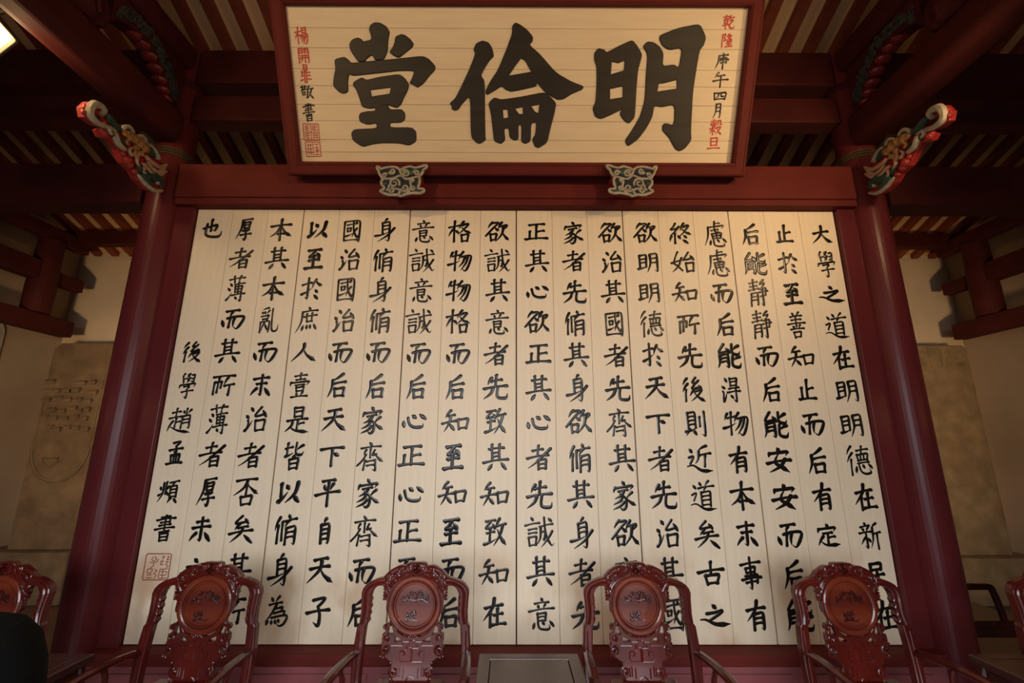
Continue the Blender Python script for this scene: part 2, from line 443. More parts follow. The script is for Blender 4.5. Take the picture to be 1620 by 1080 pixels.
# ---------------------------------------------------------------- beams that run from the columns towards the viewer
def round_beam_profile(w, h, n=6):
    r = min(w, h) * .33
    return rrect(-w / 2, w / 2, -h / 2, h / 2, r, n)
def ybeam(name, x, z0, z1, w, y0, y1, m, label):
    pr = round_beam_profile(w, z1 - z0)
    mb = MB().plate(pr, [], y0, y1, .01, lambda u, v, d: (x + u, d, (z0 + z1) / 2 + v))
    return tag(mb.build(name, m), label, 'beam')
for sx, w in ((-1, 'left'), (1, 'right')):
    ybeam('cross_beam', sx * 2.87, 4.075, 4.36, .25, -1.66, 3.262, M_BEAM, f'heavy rounded dark beam coming forward from the {w} column above its dragon bracket')
    ybeam('roof_cross_beam', sx * 2.87, 4.80, 5.02, .22, -1.66, 3.29, M_BEAM, f'upper dark beam coming forward from the top of the {w} column above the carved arch')
    # gourd shaped strut between the two
    gs = thing('gourd_strut', f'carved gourd shaped strut standing on the {w} forward beam near the picture edge', 'strut', (sx * 2.87, 2.38, 4.35))
    b = MB()
    prof = [(.10, 0), (.15, .03), (.165, .10), (.15, .19), (.115, .27), (.095, .35), (.11, .42), (.11, .455)]
    vs = []; n = 40
    k = len(prof)
    for r, h in prof:
        for j in range(n):
            a = 2 * math.pi * j / n
            rr = r * (1 + .06 * math.cos(8 * a))
            vs.append((rr * math.cos(a), rr * math.sin(a), h))
    fs = [(i * n + j, i * n + (j + 1) % n, (i + 1) * n + (j + 1) % n, (i + 1) * n + j) for i in range(k - 1) for j in range(n)]
    fs += [tuple(range(n - 1, -1, -1)), tuple((k - 1) * n + j for j in range(n))]
    b.add(vs, fs).build('gourd_body', M_BEAM, gs)
    b = MB()
    for a0 in (200, 250, 290, 340):
        a = R(a0)
        b.tube(smooth_path([(.115 * math.cos(a), .115 * math.sin(a), .44), (.125 * math.cos(a), .125 * math.sin(a), .30), (.165 * math.cos(a), .165 * math.sin(a), .2), (.182 * math.cos(a + .2), .182 * math.sin(a + .2), .09), (.17 * math.cos(a + .4), .17 * math.sin(a + .4), .03)]), .012, 6)
    b.build('carved_ribs', M_BEAM, gs)
    # carved arch between column and strut
    ar = thing('carved_arch', f'arched openwork bracket with red edge under the upper beam beside the {w} column', 'bracket', (sx * 2.87, 0, 0))
    top = [(3.24, 4.79), (2.56, 4.79)]
    low = smooth_path([(2.56, 4.50), (2.63, 4.585), (2.74, 4.635), (2.86, 4.645), (2.97, 4.61), (3.06, 4.545), (3.13, 4.47), (3.18, 4.40), (3.24, 4.38)], 4)
    outl = top + [(p.x, p.y) for p in low]
    MB().plate(outl, [], -.06, .06, .008, lambda u, v, d, s=sx: (-s * d, u, v)).build('arch_board', M_BEAM, ar)
    wob = MB()
    for i in range(7):
        q = low[min(10 + i * 3, len(low) - 1)]
        wob.ball((0, q.x, q.y + .01), .044, 12, 6, (1.42, 1.25, .8))
    wob.build('scalloped_edge', M_DIMRED, ar)
    rel = MB()
    for i in range(3, len(low) - 2):
        q = low[i]
        for k in range(2):
            c = (q.x + random.uniform(-.02, .02), q.y + .055 + k * .055 + random.uniform(-.012, .012))
            if c[1] > 4.78: continue
            p = spiral(c[0], c[1], .026, .006, random.uniform(0, 360), random.choice((1.2, -1.2)), 12)
            rel.tube([(-sx * .066, a, b_) for a, b_ in p], .006, 5)
    rel.build('scroll_relief', M_DIMRELIEF, ar)

# ---------------------------------------------------------------- side wall framing (struts and beams near the rear corners)
for sx, w in ((-1, 'left'), (1, 'right')):
    X = sx * 5.66
    fr = lambda nm, y0, y1, z0, z1, lab, wd=.16: tag(MB().cbox(X - wd / 2, X + wd / 2, y0, y1, z0, z1, .01).build(nm, M_BEAM), lab, 'beam')
    fr('wall_beam', 2.2, 5.60, 2.99, 3.185, f'lowest of the three dark beams along the {w} side wall, carrying a short post')
    fr('wall_beam', 2.2, 5.05, 3.58, 3.80, f'thick middle dark beam on the {w} side wall that meets the short post')
    fr('beam_tail', 5.29, 5.63, 3.59, 3.745, f'short dark beam end sticking out behind the short post at the {w} rear corner', .12)
    tag(MB().cbox(X - .06, X + .06, 2.2, 5.60, 4.10, 4.27, .01).build('wall_plate', M_BEAM), f'dark top plate above the short post on the {w} side wall', 'beam')
    p = MB().lathe([(.135, 3.187), (.14, 3.5), (.125, 4.0), (.12, 4.098)], 24, Matrix.Translation((X, 5.17, 0)))
    tag(p.build('short_post', M_BEAM), f'short round maroon post standing on the lowest {w} wall beam', 'post')

# ---------------------------------------------------------------- frame of the written screen
for i, sx in enumerate((-1, 1)):
    xa, xb = sorted((sx * (HW + .002), sx * (CX - RC * .9)))
    struct(f'trim_{i + 1}', MB().cbox(xa, xb, 3.36, 3.46, .36, 3.55, .006), M_COLUMN, True)
struct('trim_3', MB().cbox(-CI, CI, 3.26, 3.47, .30, .372, .01), M_MAROON, True)
wall = MB().box(-CI, CI, 3.30, 3.47, 0.0, .30)
for k in range(6):
    x0 = -CI + .1 + k * (2 * CI - .1) / 6
    wall.cbox(x0, x0 + (2 * CI - .1) / 6 - .1, 3.288, 3.302, .05, .25, .006)
struct('trim_4', wall, M_DADO, True)
struct('wall_screen', MB().box(-HW - .05, HW + .05, 3.435, 3.47, .372, 3.55), M_BEAM)
# ---------------------------------------------------------------- brush characters
# one line per character: name, width and height in cm on the screen, then strokes in a 100 x 100 box (y down)
# stroke kinds: h across, s down, p left sweep, n right sweep, d dot, t rising, c curve, z bent, g bent with hook, k curve with hook
GLYPHS = '''
大 18 17 h14,44 84,30;p53,2 51,34 38,62 6,94;n50,40 60,60 78,80 98,88
學 17 23 p30,3 22,14;s22,12 28,40;h27,26 38,22;d46,4 54,14;p58,3 44,24;d46,22 56,32;p60,19 46,40;z68,9 84,5 80,38;h70,23 81,19;h70,34 80,31;p14,48 8,62;g14,49 94,40 84,55;g32,55 64,51 50,66;k50,64 54,82 50,98 40,92;h24,76 84,68
之 22 13.5 d44,2 56,18;c24,44 50,38 76,28 66,44 34,74;n4,72 22,72 54,92 98,90
道 20.5 22 d18,16 28,28;d40,6 48,18;p76,2 62,18;h36,27 94,18;p64,21 56,36;s46,38 48,82;z46,40 80,34 78,84;h50,52 76,49;h50,65 76,62;h48,80 78,77;c12,48 28,42 18,66;n6,80 26,76 58,92 98,90
在 17 19 h12,36 84,22;p50,2 42,34 6,76;s34,50 34,97;h48,58 84,51;s64,34 63,88;h42,90 97,84
明 18 19 s10,18 12,76;z12,20 42,14 40,72;h14,38 38,34;h14,54 38,50;t2,82 44,68;p58,14 60,56 44,96;g58,14 92,8 92,94 80,86;h60,34 88,30;h60,54 88,50
德 19.5 22 p26,2 6,30;p28,24 4,56;s20,46 17,98;h44,18 90,11;s66,2 62,26;s44,30 48,50;z44,32 88,25 82,46;s58,30 58,46;s71,28 70,44;h46,51 84,46;h44,60 88,54;d38,68 34,88;k48,66 54,86 72,93 90,88 86,76;d62,62 68,74;d84,60 97,74
新 16 18.5 d28,2 36,10;h10,20 52,12;d18,22 24,32;p46,18 36,34;h2,42 58,35;g32,38 34,96 22,86;p32,54 6,82;d38,58 50,72;p84,4 60,22;p64,20 62,60 48,94;h64,44 98,36;s82,42 82,98
民 13 18 z18,12 80,6 74,32;h20,34 74,29;s20,12 16,86;t14,90 46,72;h20,56 88,46;k50,32 58,70 84,94 94,76
止 14 17 s54,2 50,86;h54,46 86,38;s22,38 22,86;h4,92 98,86
於 17 20 h4,34 48,22;g32,2 32,94 20,84;t2,74 50,46;p68,8 52,46;n66,12 78,26 98,36;d66,52 78,64;d62,74 82,92
至 14.5 19 h16,12 86,4;c54,8 40,26 22,40 48,36 74,28;d62,20 80,40;h22,58 78,50;s48,36 46,90;h2,94 98,86
善 16 22 d34,2 40,13;p68,0 58,14;h22,20 82,13;h26,32 76,27;h6,48 96,40;s50,14 50,56;d32,52 38,62;p68,48 62,60;h18,67 86,61;s32,76 38,98;z34,77 70,73 64,94;h38,95 64,92
知 21 17 p34,2 14,34;h22,28 48,22;h2,62 54,48;p34,26 28,58 10,96;d30,64 46,88;s60,42 64,86;z60,44 98,37 90,82;h64,82 90,78
而 19.5 16.5 h22,12 76,3;p50,10 40,38;d8,54 18,86;k28,46 60,36 96,36 90,66 72,96 60,88;s42,44 38,92;p60,40 56,88
后 15 19 p78,2 52,18 26,30;p26,28 24,60 4,98;h28,44 94,34;s38,62 42,95;z38,65 88,58 82,92;h40,93 86,90
有 15 19 h6,34 92,22;p56,0 46,30 6,68;s38,44 36,98;g38,45 82,38 82,97 70,90;h40,60 80,56;h40,76 80,72
定 17.5 15.5 d48,0 56,14;p16,22 12,40;g16,24 88,14 76,32;h32,44 70,37;s52,40 50,84;h52,60 80,54;p32,54 8,94;n20,76 44,92 98,88
能 20 20 c34,2 14,36 52,30;d42,18 56,38;p16,44 14,76 6,97;g18,46 48,40 48,97 38,90;h20,60 46,56;h20,74 46,70;p92,8 66,28;k66,2 66,36 88,44 96,32;p94,52 66,68;k66,48 64,86 88,94 98,78
靜 16 24 h8,16 50,9;h10,28 46,23;h2,42 54,33;s28,2 28,40;s14,52 8,97;g14,52 46,47 44,95 36,88;h16,64 42,61;h16,76 42,73;p82,2 58,20;g62,18 86,13 76,26;z58,36 90,30 86,58;h52,48 98,41;h58,62 86,56;g72,28 72,97 60,86
安 19 18 d48,0 55,14;p16,22 12,38;g16,24 92,14 80,30;n50,26 34,58 58,76 88,97;p76,44 54,74 10,98;h2,64 98,48
慮 19 23 s52,0 50,16;h54,9 74,6;p22,22 18,60 2,95;g22,24 94,15 82,28;h34,37 66,32;k50,26 54,42 74,41;s36,49 40,69;z36,50 80,44 74,67;h40,59 74,55;s57,48 57,66;h40,69 74,65;d30,74 26,93;k42,74 46,94 72,98 88,94 86,84;d58,70 66,82;d82,66 97,82
得 15.5 20 d24,4 34,20;d6,36 22,46;c10,56 14,66 10,88;t12,96 30,62;s48,5 52,37;z48,8 86,4 80,35;h50,20 80,17;h50,35 80,32;h42,47 92,40;h34,61 98,54;g76,46 76,98 62,86;d48,70 60,82
物 19 18 p20,8 8,36;h18,28 50,21;s34,2 30,97;t0,70 52,48;p66,4 46,44;k58,30 98,24 92,66 76,98 62,86;p74,30 64,58 46,80;p86,28 78,60 56,94
本 18.5 20 h4,36 94,25;s50,1 48,98;p48,34 32,62 4,82;n52,34 68,60 99,78;h36,70 66,66
末 16 17 h12,22 86,12;h28,44 76,38;g53,0 52,95 40,86;p32,62 4,94;d68,60 95,93
未 16 17 h28,20 80,13;h12,44 92,35;g53,0 52,95 40,86;p32,62 4,94;d68,60 95,93
事 15.5 22 h6,24 98,13;g50,0 52,96 40,88;s28,33 32,47;z28,34 74,27 68,45;h32,47 68,43;z24,57 84,50 78,76;h8,68 98,58;h26,76 80,70
終 19 19.5 c30,2 20,20 8,32 24,30 36,26;p46,18 24,44 4,60;s26,48 24,97;p10,62 2,88;d38,58 48,74;p68,2 50,38;p62,20 88,12 66,44 38,68;n58,28 74,44 98,54;d64,58 76,70;d58,78 80,95
始 19.5 19 c30,1 12,50 26,66 46,88;p46,28 30,66 2,94;h0,54 56,36;c76,2 58,36 92,28;d82,16 97,38;s62,52 66,93;z62,54 96,49 92,90;h66,91 92,87
所 18.5 16.5 h8,14 98,4;s16,36 14,94;z17,38 46,32 42,64;s34,14 28,86;p72,10 56,48;h56,54 98,44;g80,48 78,99 70,90
先 19 19 p34,12 18,40;h30,28 76,19;s53,0 50,48;h2,58 98,44;p40,54 30,76 2,98;k60,48 56,80 64,93 92,93 98,76
後 18 19 p24,4 4,32;p26,26 2,60;s16,50 13,98;c62,0 46,22 70,19;c74,12 42,46 82,37;d72,32 84,48;p56,48 32,76;p52,58 84,50 64,76 36,97;n52,64 70,82 97,98
則 17 20 s12,8 14,68;z12,10 46,4 46,66;h16,24 44,21;h16,39 44,36;h16,54 44,51;t0,80 54,64;p22,70 4,94;d34,72 48,90;s66,24 66,60;g88,3 88,98 74,88
近 19.5 20 p80,2 46,20;p48,22 44,50 32,68;h48,38 94,29;s72,38 68,78;d12,14 22,27;c8,46 26,42 12,68;n0,78 24,74 56,92 98,92
矣 18 18.5 c48,0 22,28 68,21;d58,10 74,28;p40,30 22,52;h34,46 74,38;h0,68 94,52;p54,44 44,66 8,97;d60,70 95,98
古 19 15.5 h1,48 99,31;s51,0 50,58;s28,58 36,97;z28,60 82,52 70,92;h34,93 74,88
欲 19.5 18.5 p30,2 10,30;c32,6 56,4 36,26 18,48 0,70;n36,24 46,36 58,44;s20,60 24,94;z20,63 48,57 42,90;h24,91 44,87;p70,2 54,36;g60,22 94,15 82,36;p76,24 70,60 44,96;n72,52 84,72 100,90
天 19 18 h26,13 76,3;h12,45 84,32;p54,10 48,46 4,94;n52,44 66,66 99,91
下 17.5 14.5 h0,18 99,5;s51,14 50,99;d56,34 78,46
者 19 18 h22,23 64,15;s46,1 42,44;h0,54 86,38;p95,12 60,46 30,74 4,92;s44,58 46,97;z44,61 76,54 74,95;h46,77 74,73;h46,94 74,91
治 17 19 d24,3 36,18;d6,34 18,46;c16,54 20,66 16,84;t6,96 36,54;c72,1 46,37 90,29;d78,14 96,40;s50,54 54,95;z50,57 94,50 88,92;h54,95 90,90
其 19 19.5 h22,20 82,13;s34,1 36,62;s64,0 64,60;h38,34 62,31;h38,48 62,44;h0,70 99,56;d36,74 20,96;d70,68 90,93
國 16 22 s10,14 12,93;g10,14 91,6 91,98 78,90;h24,28 72,21;s26,40 28,54;z26,42 45,38 42,53;h28,55 42,52;t20,74 54,61;k56,10 60,50 80,79 83,67;p76,40 52,76;d68,12 77,20;h14,92 84,87
齊 20 21 d44,0 56,12;h14,22 88,13;s50,22 50,54;p34,26 26,44;c34,42 22,62 2,82;c66,26 58,44 74,40;n64,36 80,54 99,67;s32,62 26,96;g70,60 72,98 60,93;h38,67 66,62;h38,81 66,77
家 18 20 d46,0 56,12;p18,22 10,40;g18,25 92,14 78,30;h30,37 68,29;p52,36 40,50 14,62;k38,46 60,62 58,90 44,99 34,90;p44,58 34,70 8,82;p52,72 36,86 6,99;p86,38 62,60;n60,58 76,72 99,84
脩 16.5 21.5 p22,10 2,52;s16,36 14,93;s33,24 34,84;d58,1 64,13;h44,24 94,14;p68,16 44,42;s52,44 50,97;g52,45 92,36 90,97 80,90;h54,59 86,55;h54,74 86,70
身 16.5 21 p56,0 44,14;s34,18 37,66;g34,19 72,12 70,98 54,90;h38,33 68,29;h38,48 68,44;t0,76 68,58;p96,40 62,72 14,99
正 19 15.5 h18,11 86,3;s51,8 49,90;h52,49 84,42;s21,46 20,90;h0,94 99,86
心 19 11.5 d10,52 14,90;k28,30 36,74 56,92 86,88 90,68;d44,14 60,32;d74,8 99,38
誠 21 20.5 d20,0 28,12;h0,29 50,19;h12,43 40,38;h12,55 40,51;s12,67 16,95;z12,68 40,63 36,93;h16,94 38,91;h50,33 96,22;p54,34 52,70 38,94;g54,50 71,46 66,78 60,70;k66,0 72,56 90,92 99,86;p94,46 80,70 56,99;d80,3 92,14
意 18.5 20 d48,0 55,10;h24,19 78,13;d36,22 40,32;p65,20 58,32;h2,44 98,32;s34,49 37,73;z34,51 68,46 64,71;h37,61 64,58;h37,73 65,70;d24,78 18,97;k36,77 42,95 66,99 80,95 78,84;d52,73 60,84;d80,72 96,89
致 16 18.5 h8,12 50,6;c30,12 8,37 44,30;d38,20 50,38;h12,55 46,48;s28,36 26,86;t0,95 56,74;p70,0 54,36;h60,28 98,19;p84,26 72,60 44,99;n60,40 76,70 99,97
格 19 19.5 h0,32 48,22;s26,0 24,98;p24,34 0,72;d30,44 42,56;p66,2 46,36;p58,20 86,14 66,40 40,64;n56,28 72,46 99,57;s56,64 60,97;z56,67 88,60 82,95;h60,95 84,92
平 18 20 h26,13 78,6;d34,24 41,42;p72,19 60,42;h0,62 99,46;s53,10 50,99
自 10 17.5 p56,0 40,18;s22,24 24,97;g24,27 80,18 76,98 62,92;h28,44 76,40;h28,61 76,57;h28,81 74,77
子 16 18.5 c24,12 74,3 66,18 46,34;k48,32 58,62 54,96 32,86;h0,56 99,43
以 16.5 15 s16,10 18,72;t6,96 46,48;d38,16 50,34;p90,2 78,54 38,98;d72,64 97,93
庶 17.5 22 d52,0 61,12;h24,21 94,12;p26,20 22,60 0,99;h34,39 92,30;s46,26 48,57;s70,22 70,55;h48,57 72,53;d34,70 28,89;d50,68 50,83;d64,66 66,81;d80,64 92,83
人 19.5 15 p49,2 44,38 2,97;n50,38 64,64 99,93
壹 17 19 h24,14 78,7;s51,0 50,27;h30,29 72,24;p10,38 6,54;g10,41 94,32 80,48;h30,51 70,46;s34,59 37,75;z34,60 70,54 66,73;h36,75 67,71;d36,80 41,91;p66,77 58,90;h14,99 88,92
是 18 19 s34,2 36,40;z34,4 72,0 68,39;h38,19 67,15;h37,39 68,35;h6,56 92,45;s52,52 50,86;h54,67 78,61;p30,60 24,76 0,97;n18,77 44,92 99,97
皆 15 20 h6,25 42,17;s17,3 16,48;t6,53 46,38;p94,10 62,29;k60,1 60,40 86,45 97,33;p56,48 40,61;s30,62 34,99;z30,64 76,56 70,97;h34,79 70,75;h34,96 70,92
為 16.5 19 d24,5 34,18;p60,1 44,22;h18,31 72,21;p50,28 30,60 6,86;z42,43 78,36 70,50;c40,58 84,50 78,66;k30,73 94,64 88,90 68,99 56,90;d20,80 12,95;d34,80 34,93;d48,78 51,91;d60,76 65,87
亂 15.5 21.5 p44,2 12,12;d10,18 16,26;d24,16 28,26;p48,12 38,26;z8,37 50,30 40,44;p16,48 42,45 22,62;s8,58 8,99;g8,58 54,52 52,98 44,94;p28,62 14,92;d30,66 46,88;k64,5 66,70 74,91 95,88 99,66
否 18 19 h6,11 90,2;p52,8 38,36 0,64;s52,24 50,64;n58,28 78,44 99,57;s30,68 36,99;z30,71 78,62 70,97;h36,98 72,93
厚 13.5 19.5 h34,9 92,1;p34,8 28,50 0,97;s44,18 47,46;z44,21 82,14 76,44;h48,32 76,28;h47,46 76,42;p40,58 80,51 58,64;k58,62 62,80 56,99 44,92;h28,78 92,70
薄 15.5 22 h10,17 90,6;s34,2 39,27;p70,0 60,25;d16,30 27,41;d6,48 20,59;t4,96 28,66;h40,35 92,28;s44,42 47,66;z44,43 82,38 78,64;h46,53 78,50;h46,64 78,61;s62,25 62,68;h30,77 98,68;g79,64 78,99 66,92;d48,81 57,91
也 18 16.5 g12,52 76,28 68,64 56,56;s48,1 48,66;k28,24 26,80 50,95 90,92 99,64
趙 17.5 18.5 h12,20 48,13;s31,1 30,38;h2,43 56,33;s33,42 30,78;h33,58 50,53;p20,52 0,94;n12,76 46,90 99,97;s75,1 75,24;d60,9 66,20;p94,5 82,20;s60,32 57,82;g60,33 92,26 92,82 82,76;h62,47 90,43;h62,61 90,57
孟 11.5 17 c28,6 72,0 48,19;k48,18 54,34 48,47 36,40;h8,38 94,27;s24,58 28,89;z24,59 80,52 75,87;s44,56 45,87;s60,54 60,85;h0,96 99,88
頫 14.5 16.5 p24,14 22,60 0,95;s38,10 36,62;d6,30 14,44;t2,68 20,54;d52,24 40,42;n38,46 46,58 54,68;h54,14 99,5;p76,12 66,26;s60,28 60,77;z60,29 92,24 91,75;h62,43 88,40;h62,57 88,54;h60,73 90,70;p68,78 52,99;d80,78 98,97
書 15 17.5 z28,9 74,2 71,27;h8,20 98,9;h28,29 73,24;s51,0 50,66;h22,41 78,34;h4,56 97,45;h28,66 74,59;s32,71 34,99;z32,72 72,67 69,97;h35,85 69,82;h35,98 69,95
楊 0 0 h0,31 44,24;s24,0 22,98;p22,34 0,70;d28,42 39,54;s54,4 57,34;z54,6 88,0 84,33;h57,19 84,16;h57,34 84,31;h44,47 99,39;p58,46 40,74;k58,57 97,50 90,84 80,98 70,90;p72,54 48,92;p84,54 62,98
開 0 0 s10,6 10,99;z10,8 42,2 41,35;h12,20 39,17;h12,35 39,32;s58,6 60,33;g58,8 94,0 94,99 82,92;h62,17 91,14;h62,31 91,28;h24,53 78,46;h16,69 86,62;p42,50 38,74 24,94;s64,48 64,94
鼎 0 0 s34,0 36,28;z34,2 68,0 66,28;h38,15 65,13;h36,29 67,27;s42,34 40,99;s58,34 58,99;h12,47 40,44;h10,63 40,60;t2,86 40,76;h60,45 88,41;h60,61 92,57;h60,77 98,78;s18,34 18,62
敬 0 0 h2,13 48,6;s16,0 19,20;s35,0 34,18;p18,20 2,46;k16,33 52,26 48,82 36,84;s14,46 16,67;z14,48 34,44 31,65;h16,67 31,64;p70,1 54,36;h62,25 99,17;p86,22 74,58 46,96;n62,38 78,68 100,94
乾 0 0 h2,15 48,8;s26,0 26,27;s12,28 14,59;z12,30 44,24 40,57;h14,43 40,40;h14,58 41,55;h0,75 52,66;s26,58 26,99;p66,2 52,30;h62,21 96,13;k60,38 90,32 62,64 62,86 82,93 99,88 99,72
隆 0 0 c8,6 36,2 20,30;c22,30 38,44 22,52;s8,5 8,99;p66,0 46,30;p62,14 86,10 66,32 44,48;n56,18 74,36 99,45;h54,52 88,46;p58,56 42,74;h56,65 92,57;s71,46 70,95;h54,80 90,74;h38,98 99,91
庚 0 0 d52,0 59,10;h24,19 92,11;p24,18 20,56 0,98;z36,35 82,28 80,62;h28,47 96,40;h38,61 82,56;s58,21 57,99
午 0 0 p34,1 12,36;h28,25 74,17;h0,58 99,46;s51,22 50,99
四 0 0 s8,18 14,90;z8,22 94,10 86,86;p40,18 36,54 22,68;c58,16 58,50 78,54;h13,86 87,80
月 0 0 p28,4 28,56 4,99;g28,7 76,0 76,97 62,88;h30,31 73,26;h30,55 73,50
穀 0 0 h6,15 48,8;s26,0 26,23;p6,28 4,38;g6,30 50,24 44,34;h14,39 39,36;p40,42 14,51;h0,61 52,54;s26,46 26,99;p24,62 2,90;d30,66 45,80;p64,6 62,30 50,44;z64,9 84,4 84,30;h82,31 96,30;p54,54 88,46 68,76 44,97;n60,58 76,78 100,97
旦 0 0 s22,4 26,71;z24,7 76,0 73,69;h28,36 73,32;h26,70 73,66;h0,98 100,91
'''
PROFILE = {'h': (1.0, .74, .66, .72, 1.08), 's': (1.12, .82, .78, .84, .95), 'p': (1.12, 1.0, .84, .6, .26),
           'n': (.42, .68, .98, 1.32, .30), 'd': (.42, .95, 1.28, 1.1, .8), 't': (1.15, .95, .7, .45, .22),
           'c': (.95, .82, .84, .86, .8), 'z': (.95, .78, 1.02, .84, .9), 'g': (.95, .78, .98, .95, .3), 'k': (.9, .84, .95, 1.05, .3)}
BOLD = {'能': 1.22, '至': 1.25, '以': 1.2, '得': 1.1, '國': 1.05, '安': 1.1, '天': 1.05, '亂': .9, '欲': 1.05}
GL = {}
for line in GLYPHS.strip().splitlines():
    ch, w, h, st = line.split(' ', 3)
    GL[ch] = (float(w) / 100, float(h) / 100, [(q[0], [tuple(float(c) for c in p.split(',')) for p in q[1:].split(' ')]) for q in st.split(';')])

def brush_mesh(ch, w, h, base, lift, name='character'):
    "strokes as domed ribbons in the local XZ plane, facing -Y"
    strokes = GL[ch][2]
    vs = []; fs = []
    for si, (kind, pts) in enumerate(strokes):
        P = [Vector(((x / 100 - .5) * w, (.5 - y / 100) * h, 0)) for x, y in pts]
        if kind in 'zg':
            path = []
            for i in range(len(P) - 1):
                for j in range(6): path.append(P[i].lerp(P[i + 1], j / 6))
            path.append(P[-1])
            path = [path[0]] + [(path[i - 1] + path[i] * 2 + path[i + 1]) / 4 for i in range(1, len(path) - 1)] + [path[-1]]
        else:
            if len(P) == 2 and kind in 'hspnt':
                mid = (P[0] + P[1]) / 2; dv = P[1] - P[0]; nrm = Vector((-dv.y, dv.x, 0))
                P = [P[0], mid + nrm * {'h': .03, 's': -.012, 'p': -.06, 'n': -.07, 't': -.05}[kind], P[1]]
            path = smooth_path(P, 12 // max(1, len(P) - 1) + 2)
        pr = PROFILE[kind]; k = len(path)
        L = [0.0]
        for i in range(1, k): L.append(L[-1] + (path[i] - path[i - 1]).length)
        tot = max(L[-1], 1e-6)
        def width(t):
            a = t * (len(pr) - 1); i = min(int(a), len(pr) - 2); f = a - i; f = f * f * (3 - 2 * f)
            return base * .5 * (pr[i] * (1 - f) + pr[i + 1] * f)
        rows = []
        def norm(i):
            d = path[min(i + 1, k - 1)] - path[max(i - 1, 0)]
            d = d.normalized() if d.length > 1e-9 else Vector((1, 0, 0))
            return d, Vector((-d.y, d.x, 0))
        d0, n0 = norm(0); w0 = width(0)
        slant = .35 if kind in 'hsz' else .1
        rows.append((path[0] - d0 * w0 * .75 + n0 * w0 * slant, n0, w0 * .45))
        for i in range(k):
            d, nn = norm(i); rows.append((path[i], nn, width(L[i] / tot)))
        d1, n1 = norm(k - 1); w1 = width(1)
        rows.append((path[-1] + d1 * w1 * .7 - n1 * w1 * slant * .6, n1, w1 * .45))
        st = len(vs); z0 = .0006 + si * .00004
        for c, nn, hw in rows:
            hgt = lift * min(1, hw / (base * .35))
            for off, dep in ((-1, 0), (-.72, .85), (0, 1), (.72, .85), (1, 0)):
                q = c + nn * (hw * off)
                vs.append((q.x, -(z0 + hgt * dep), q.y))
        m = len(rows)
        for i in range(m - 1):
            for j in range(4):
                a = st + i * 5 + j; fs.append((a, a + 5, a + 6, a + 1))
        fs.append((st, st + 1, st + 2, st + 3, st + 4)); e = st + (m - 1) * 5
        fs.append((e + 4, e + 3, e + 2, e + 1, e))
    me = bpy.data.meshes.new(name); me.from_pydata(vs, [], fs)
    bm = bmesh.new(); bm.from_mesh(me)
    for f in bm.faces:
        f.smooth = True
        if f.normal.y > 0: f.normal_flip()
    bm.to_mesh(me); bm.free()
    return me

# ---------------------------------------------------------------- the written screen: six tall panels of three planks
TEXT = ['大學之道在明明德在新民在', '止於至善知止而后有定定而', '后能靜靜而后能安安而后能', '慮慮而后能得物有本末事有',
        '終始知所先後則近道矣古之', '欲明明德於天下者先治其國', '欲治其國者先齊其家欲齊其', '家者先脩其身欲脩其身者先',
        '正其心欲正其心者先誠其意', '欲誠其意者先致其知致知在', '格物物格而后知至知至而后', '意誠意誠而后心正心正而后',
        '身脩身脩而后家齊家齊而后', '國治國治而后天下平自天子', '以至於庶人壹是皆以脩身為', '本其本亂而末治者否矣其所',
        '厚者薄而其所薄者厚未之有', '也']
TEXT[15] = '本其本亂而末治者否矣其所'
COLX = [2.478, 2.176, 1.905, 1.612, 1.33, 1.05, .76, .46, .163, -.15, -.455, -.755, -1.06, -1.34, -1.615, -1.915, -2.2, -2.472]
PW = 2 * HW / 6
ordinal = ['first', 'second', 'third', 'fourth', 'fifth', 'sixth']
panels = []
for i in range(6):
    xr = HW - i * PW; xl = xr - PW
    xc = (xl + xr) / 2
    lab = {0: 'rightmost cream screen panel with three columns of writing, against the right jamb',
           5: 'leftmost cream screen panel with a short last column, signature and red seal'}.get(
           i, f'{ordinal[i]} cream screen panel of black writing counted from the right column')
    t = thing('screen_panel', lab, 'panel', (xc, D, ZB), 0, 'writing panels of the screen')
    b = MB()
    for k in range(3):
        a0 = -PW / 2 + .0034 + k * (PW - .0068) / 3; a1 = a0 + (PW - .0068) / 3
        b.cbox(a0 + .0011, a1 - .0011, 0, .03, .0, ZT - ZB - .003, .0012)
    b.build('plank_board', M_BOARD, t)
    panels.append(t)
cache = {}
def put_char(ch, x, z, panel, scale=1.0):
    key = (ch, scale)
    if key not in cache:
        w, h, st = GL[ch]
        n = len(st); base = .0252 if n <= 6 else (.0218 if n <= 10 else .0178)
        cache[key] = brush_mesh(ch, w * scale * .96, h * scale * .97, base * BOLD.get(ch, 1) * (scale ** .6), .0016)
        cache[key].materials.append(M_INK)
    o = link_mesh('character', cache[key], panel)
    o.location = (x - panel.location.x, 0, z - panel.location.z)
    o['label'] = f'black brush written character {ch}'
    return o
for c, s in enumerate(TEXT):
    z0 = 3.338 + .037 * c / 17
    for r, ch in enumerate(s):
        put_char(ch, COLX[c] + random.uniform(-.006, .006), z0 - .2537 * r + (.004 * random.uniform(-1, 1)), panels[c // 3])
for ch, px, py in (('後', 304.9, 556.9), ('學', 296.5, 609.8), ('趙', 285, 665), ('孟', 277.7, 717), ('頫', 266.4, 777), ('書', 260.2, 835.4)):
    q = at_y(px, py, D)
    put_char(ch, q.x, q.z, panels[5], .86 if ch in '後學' else 1.0)

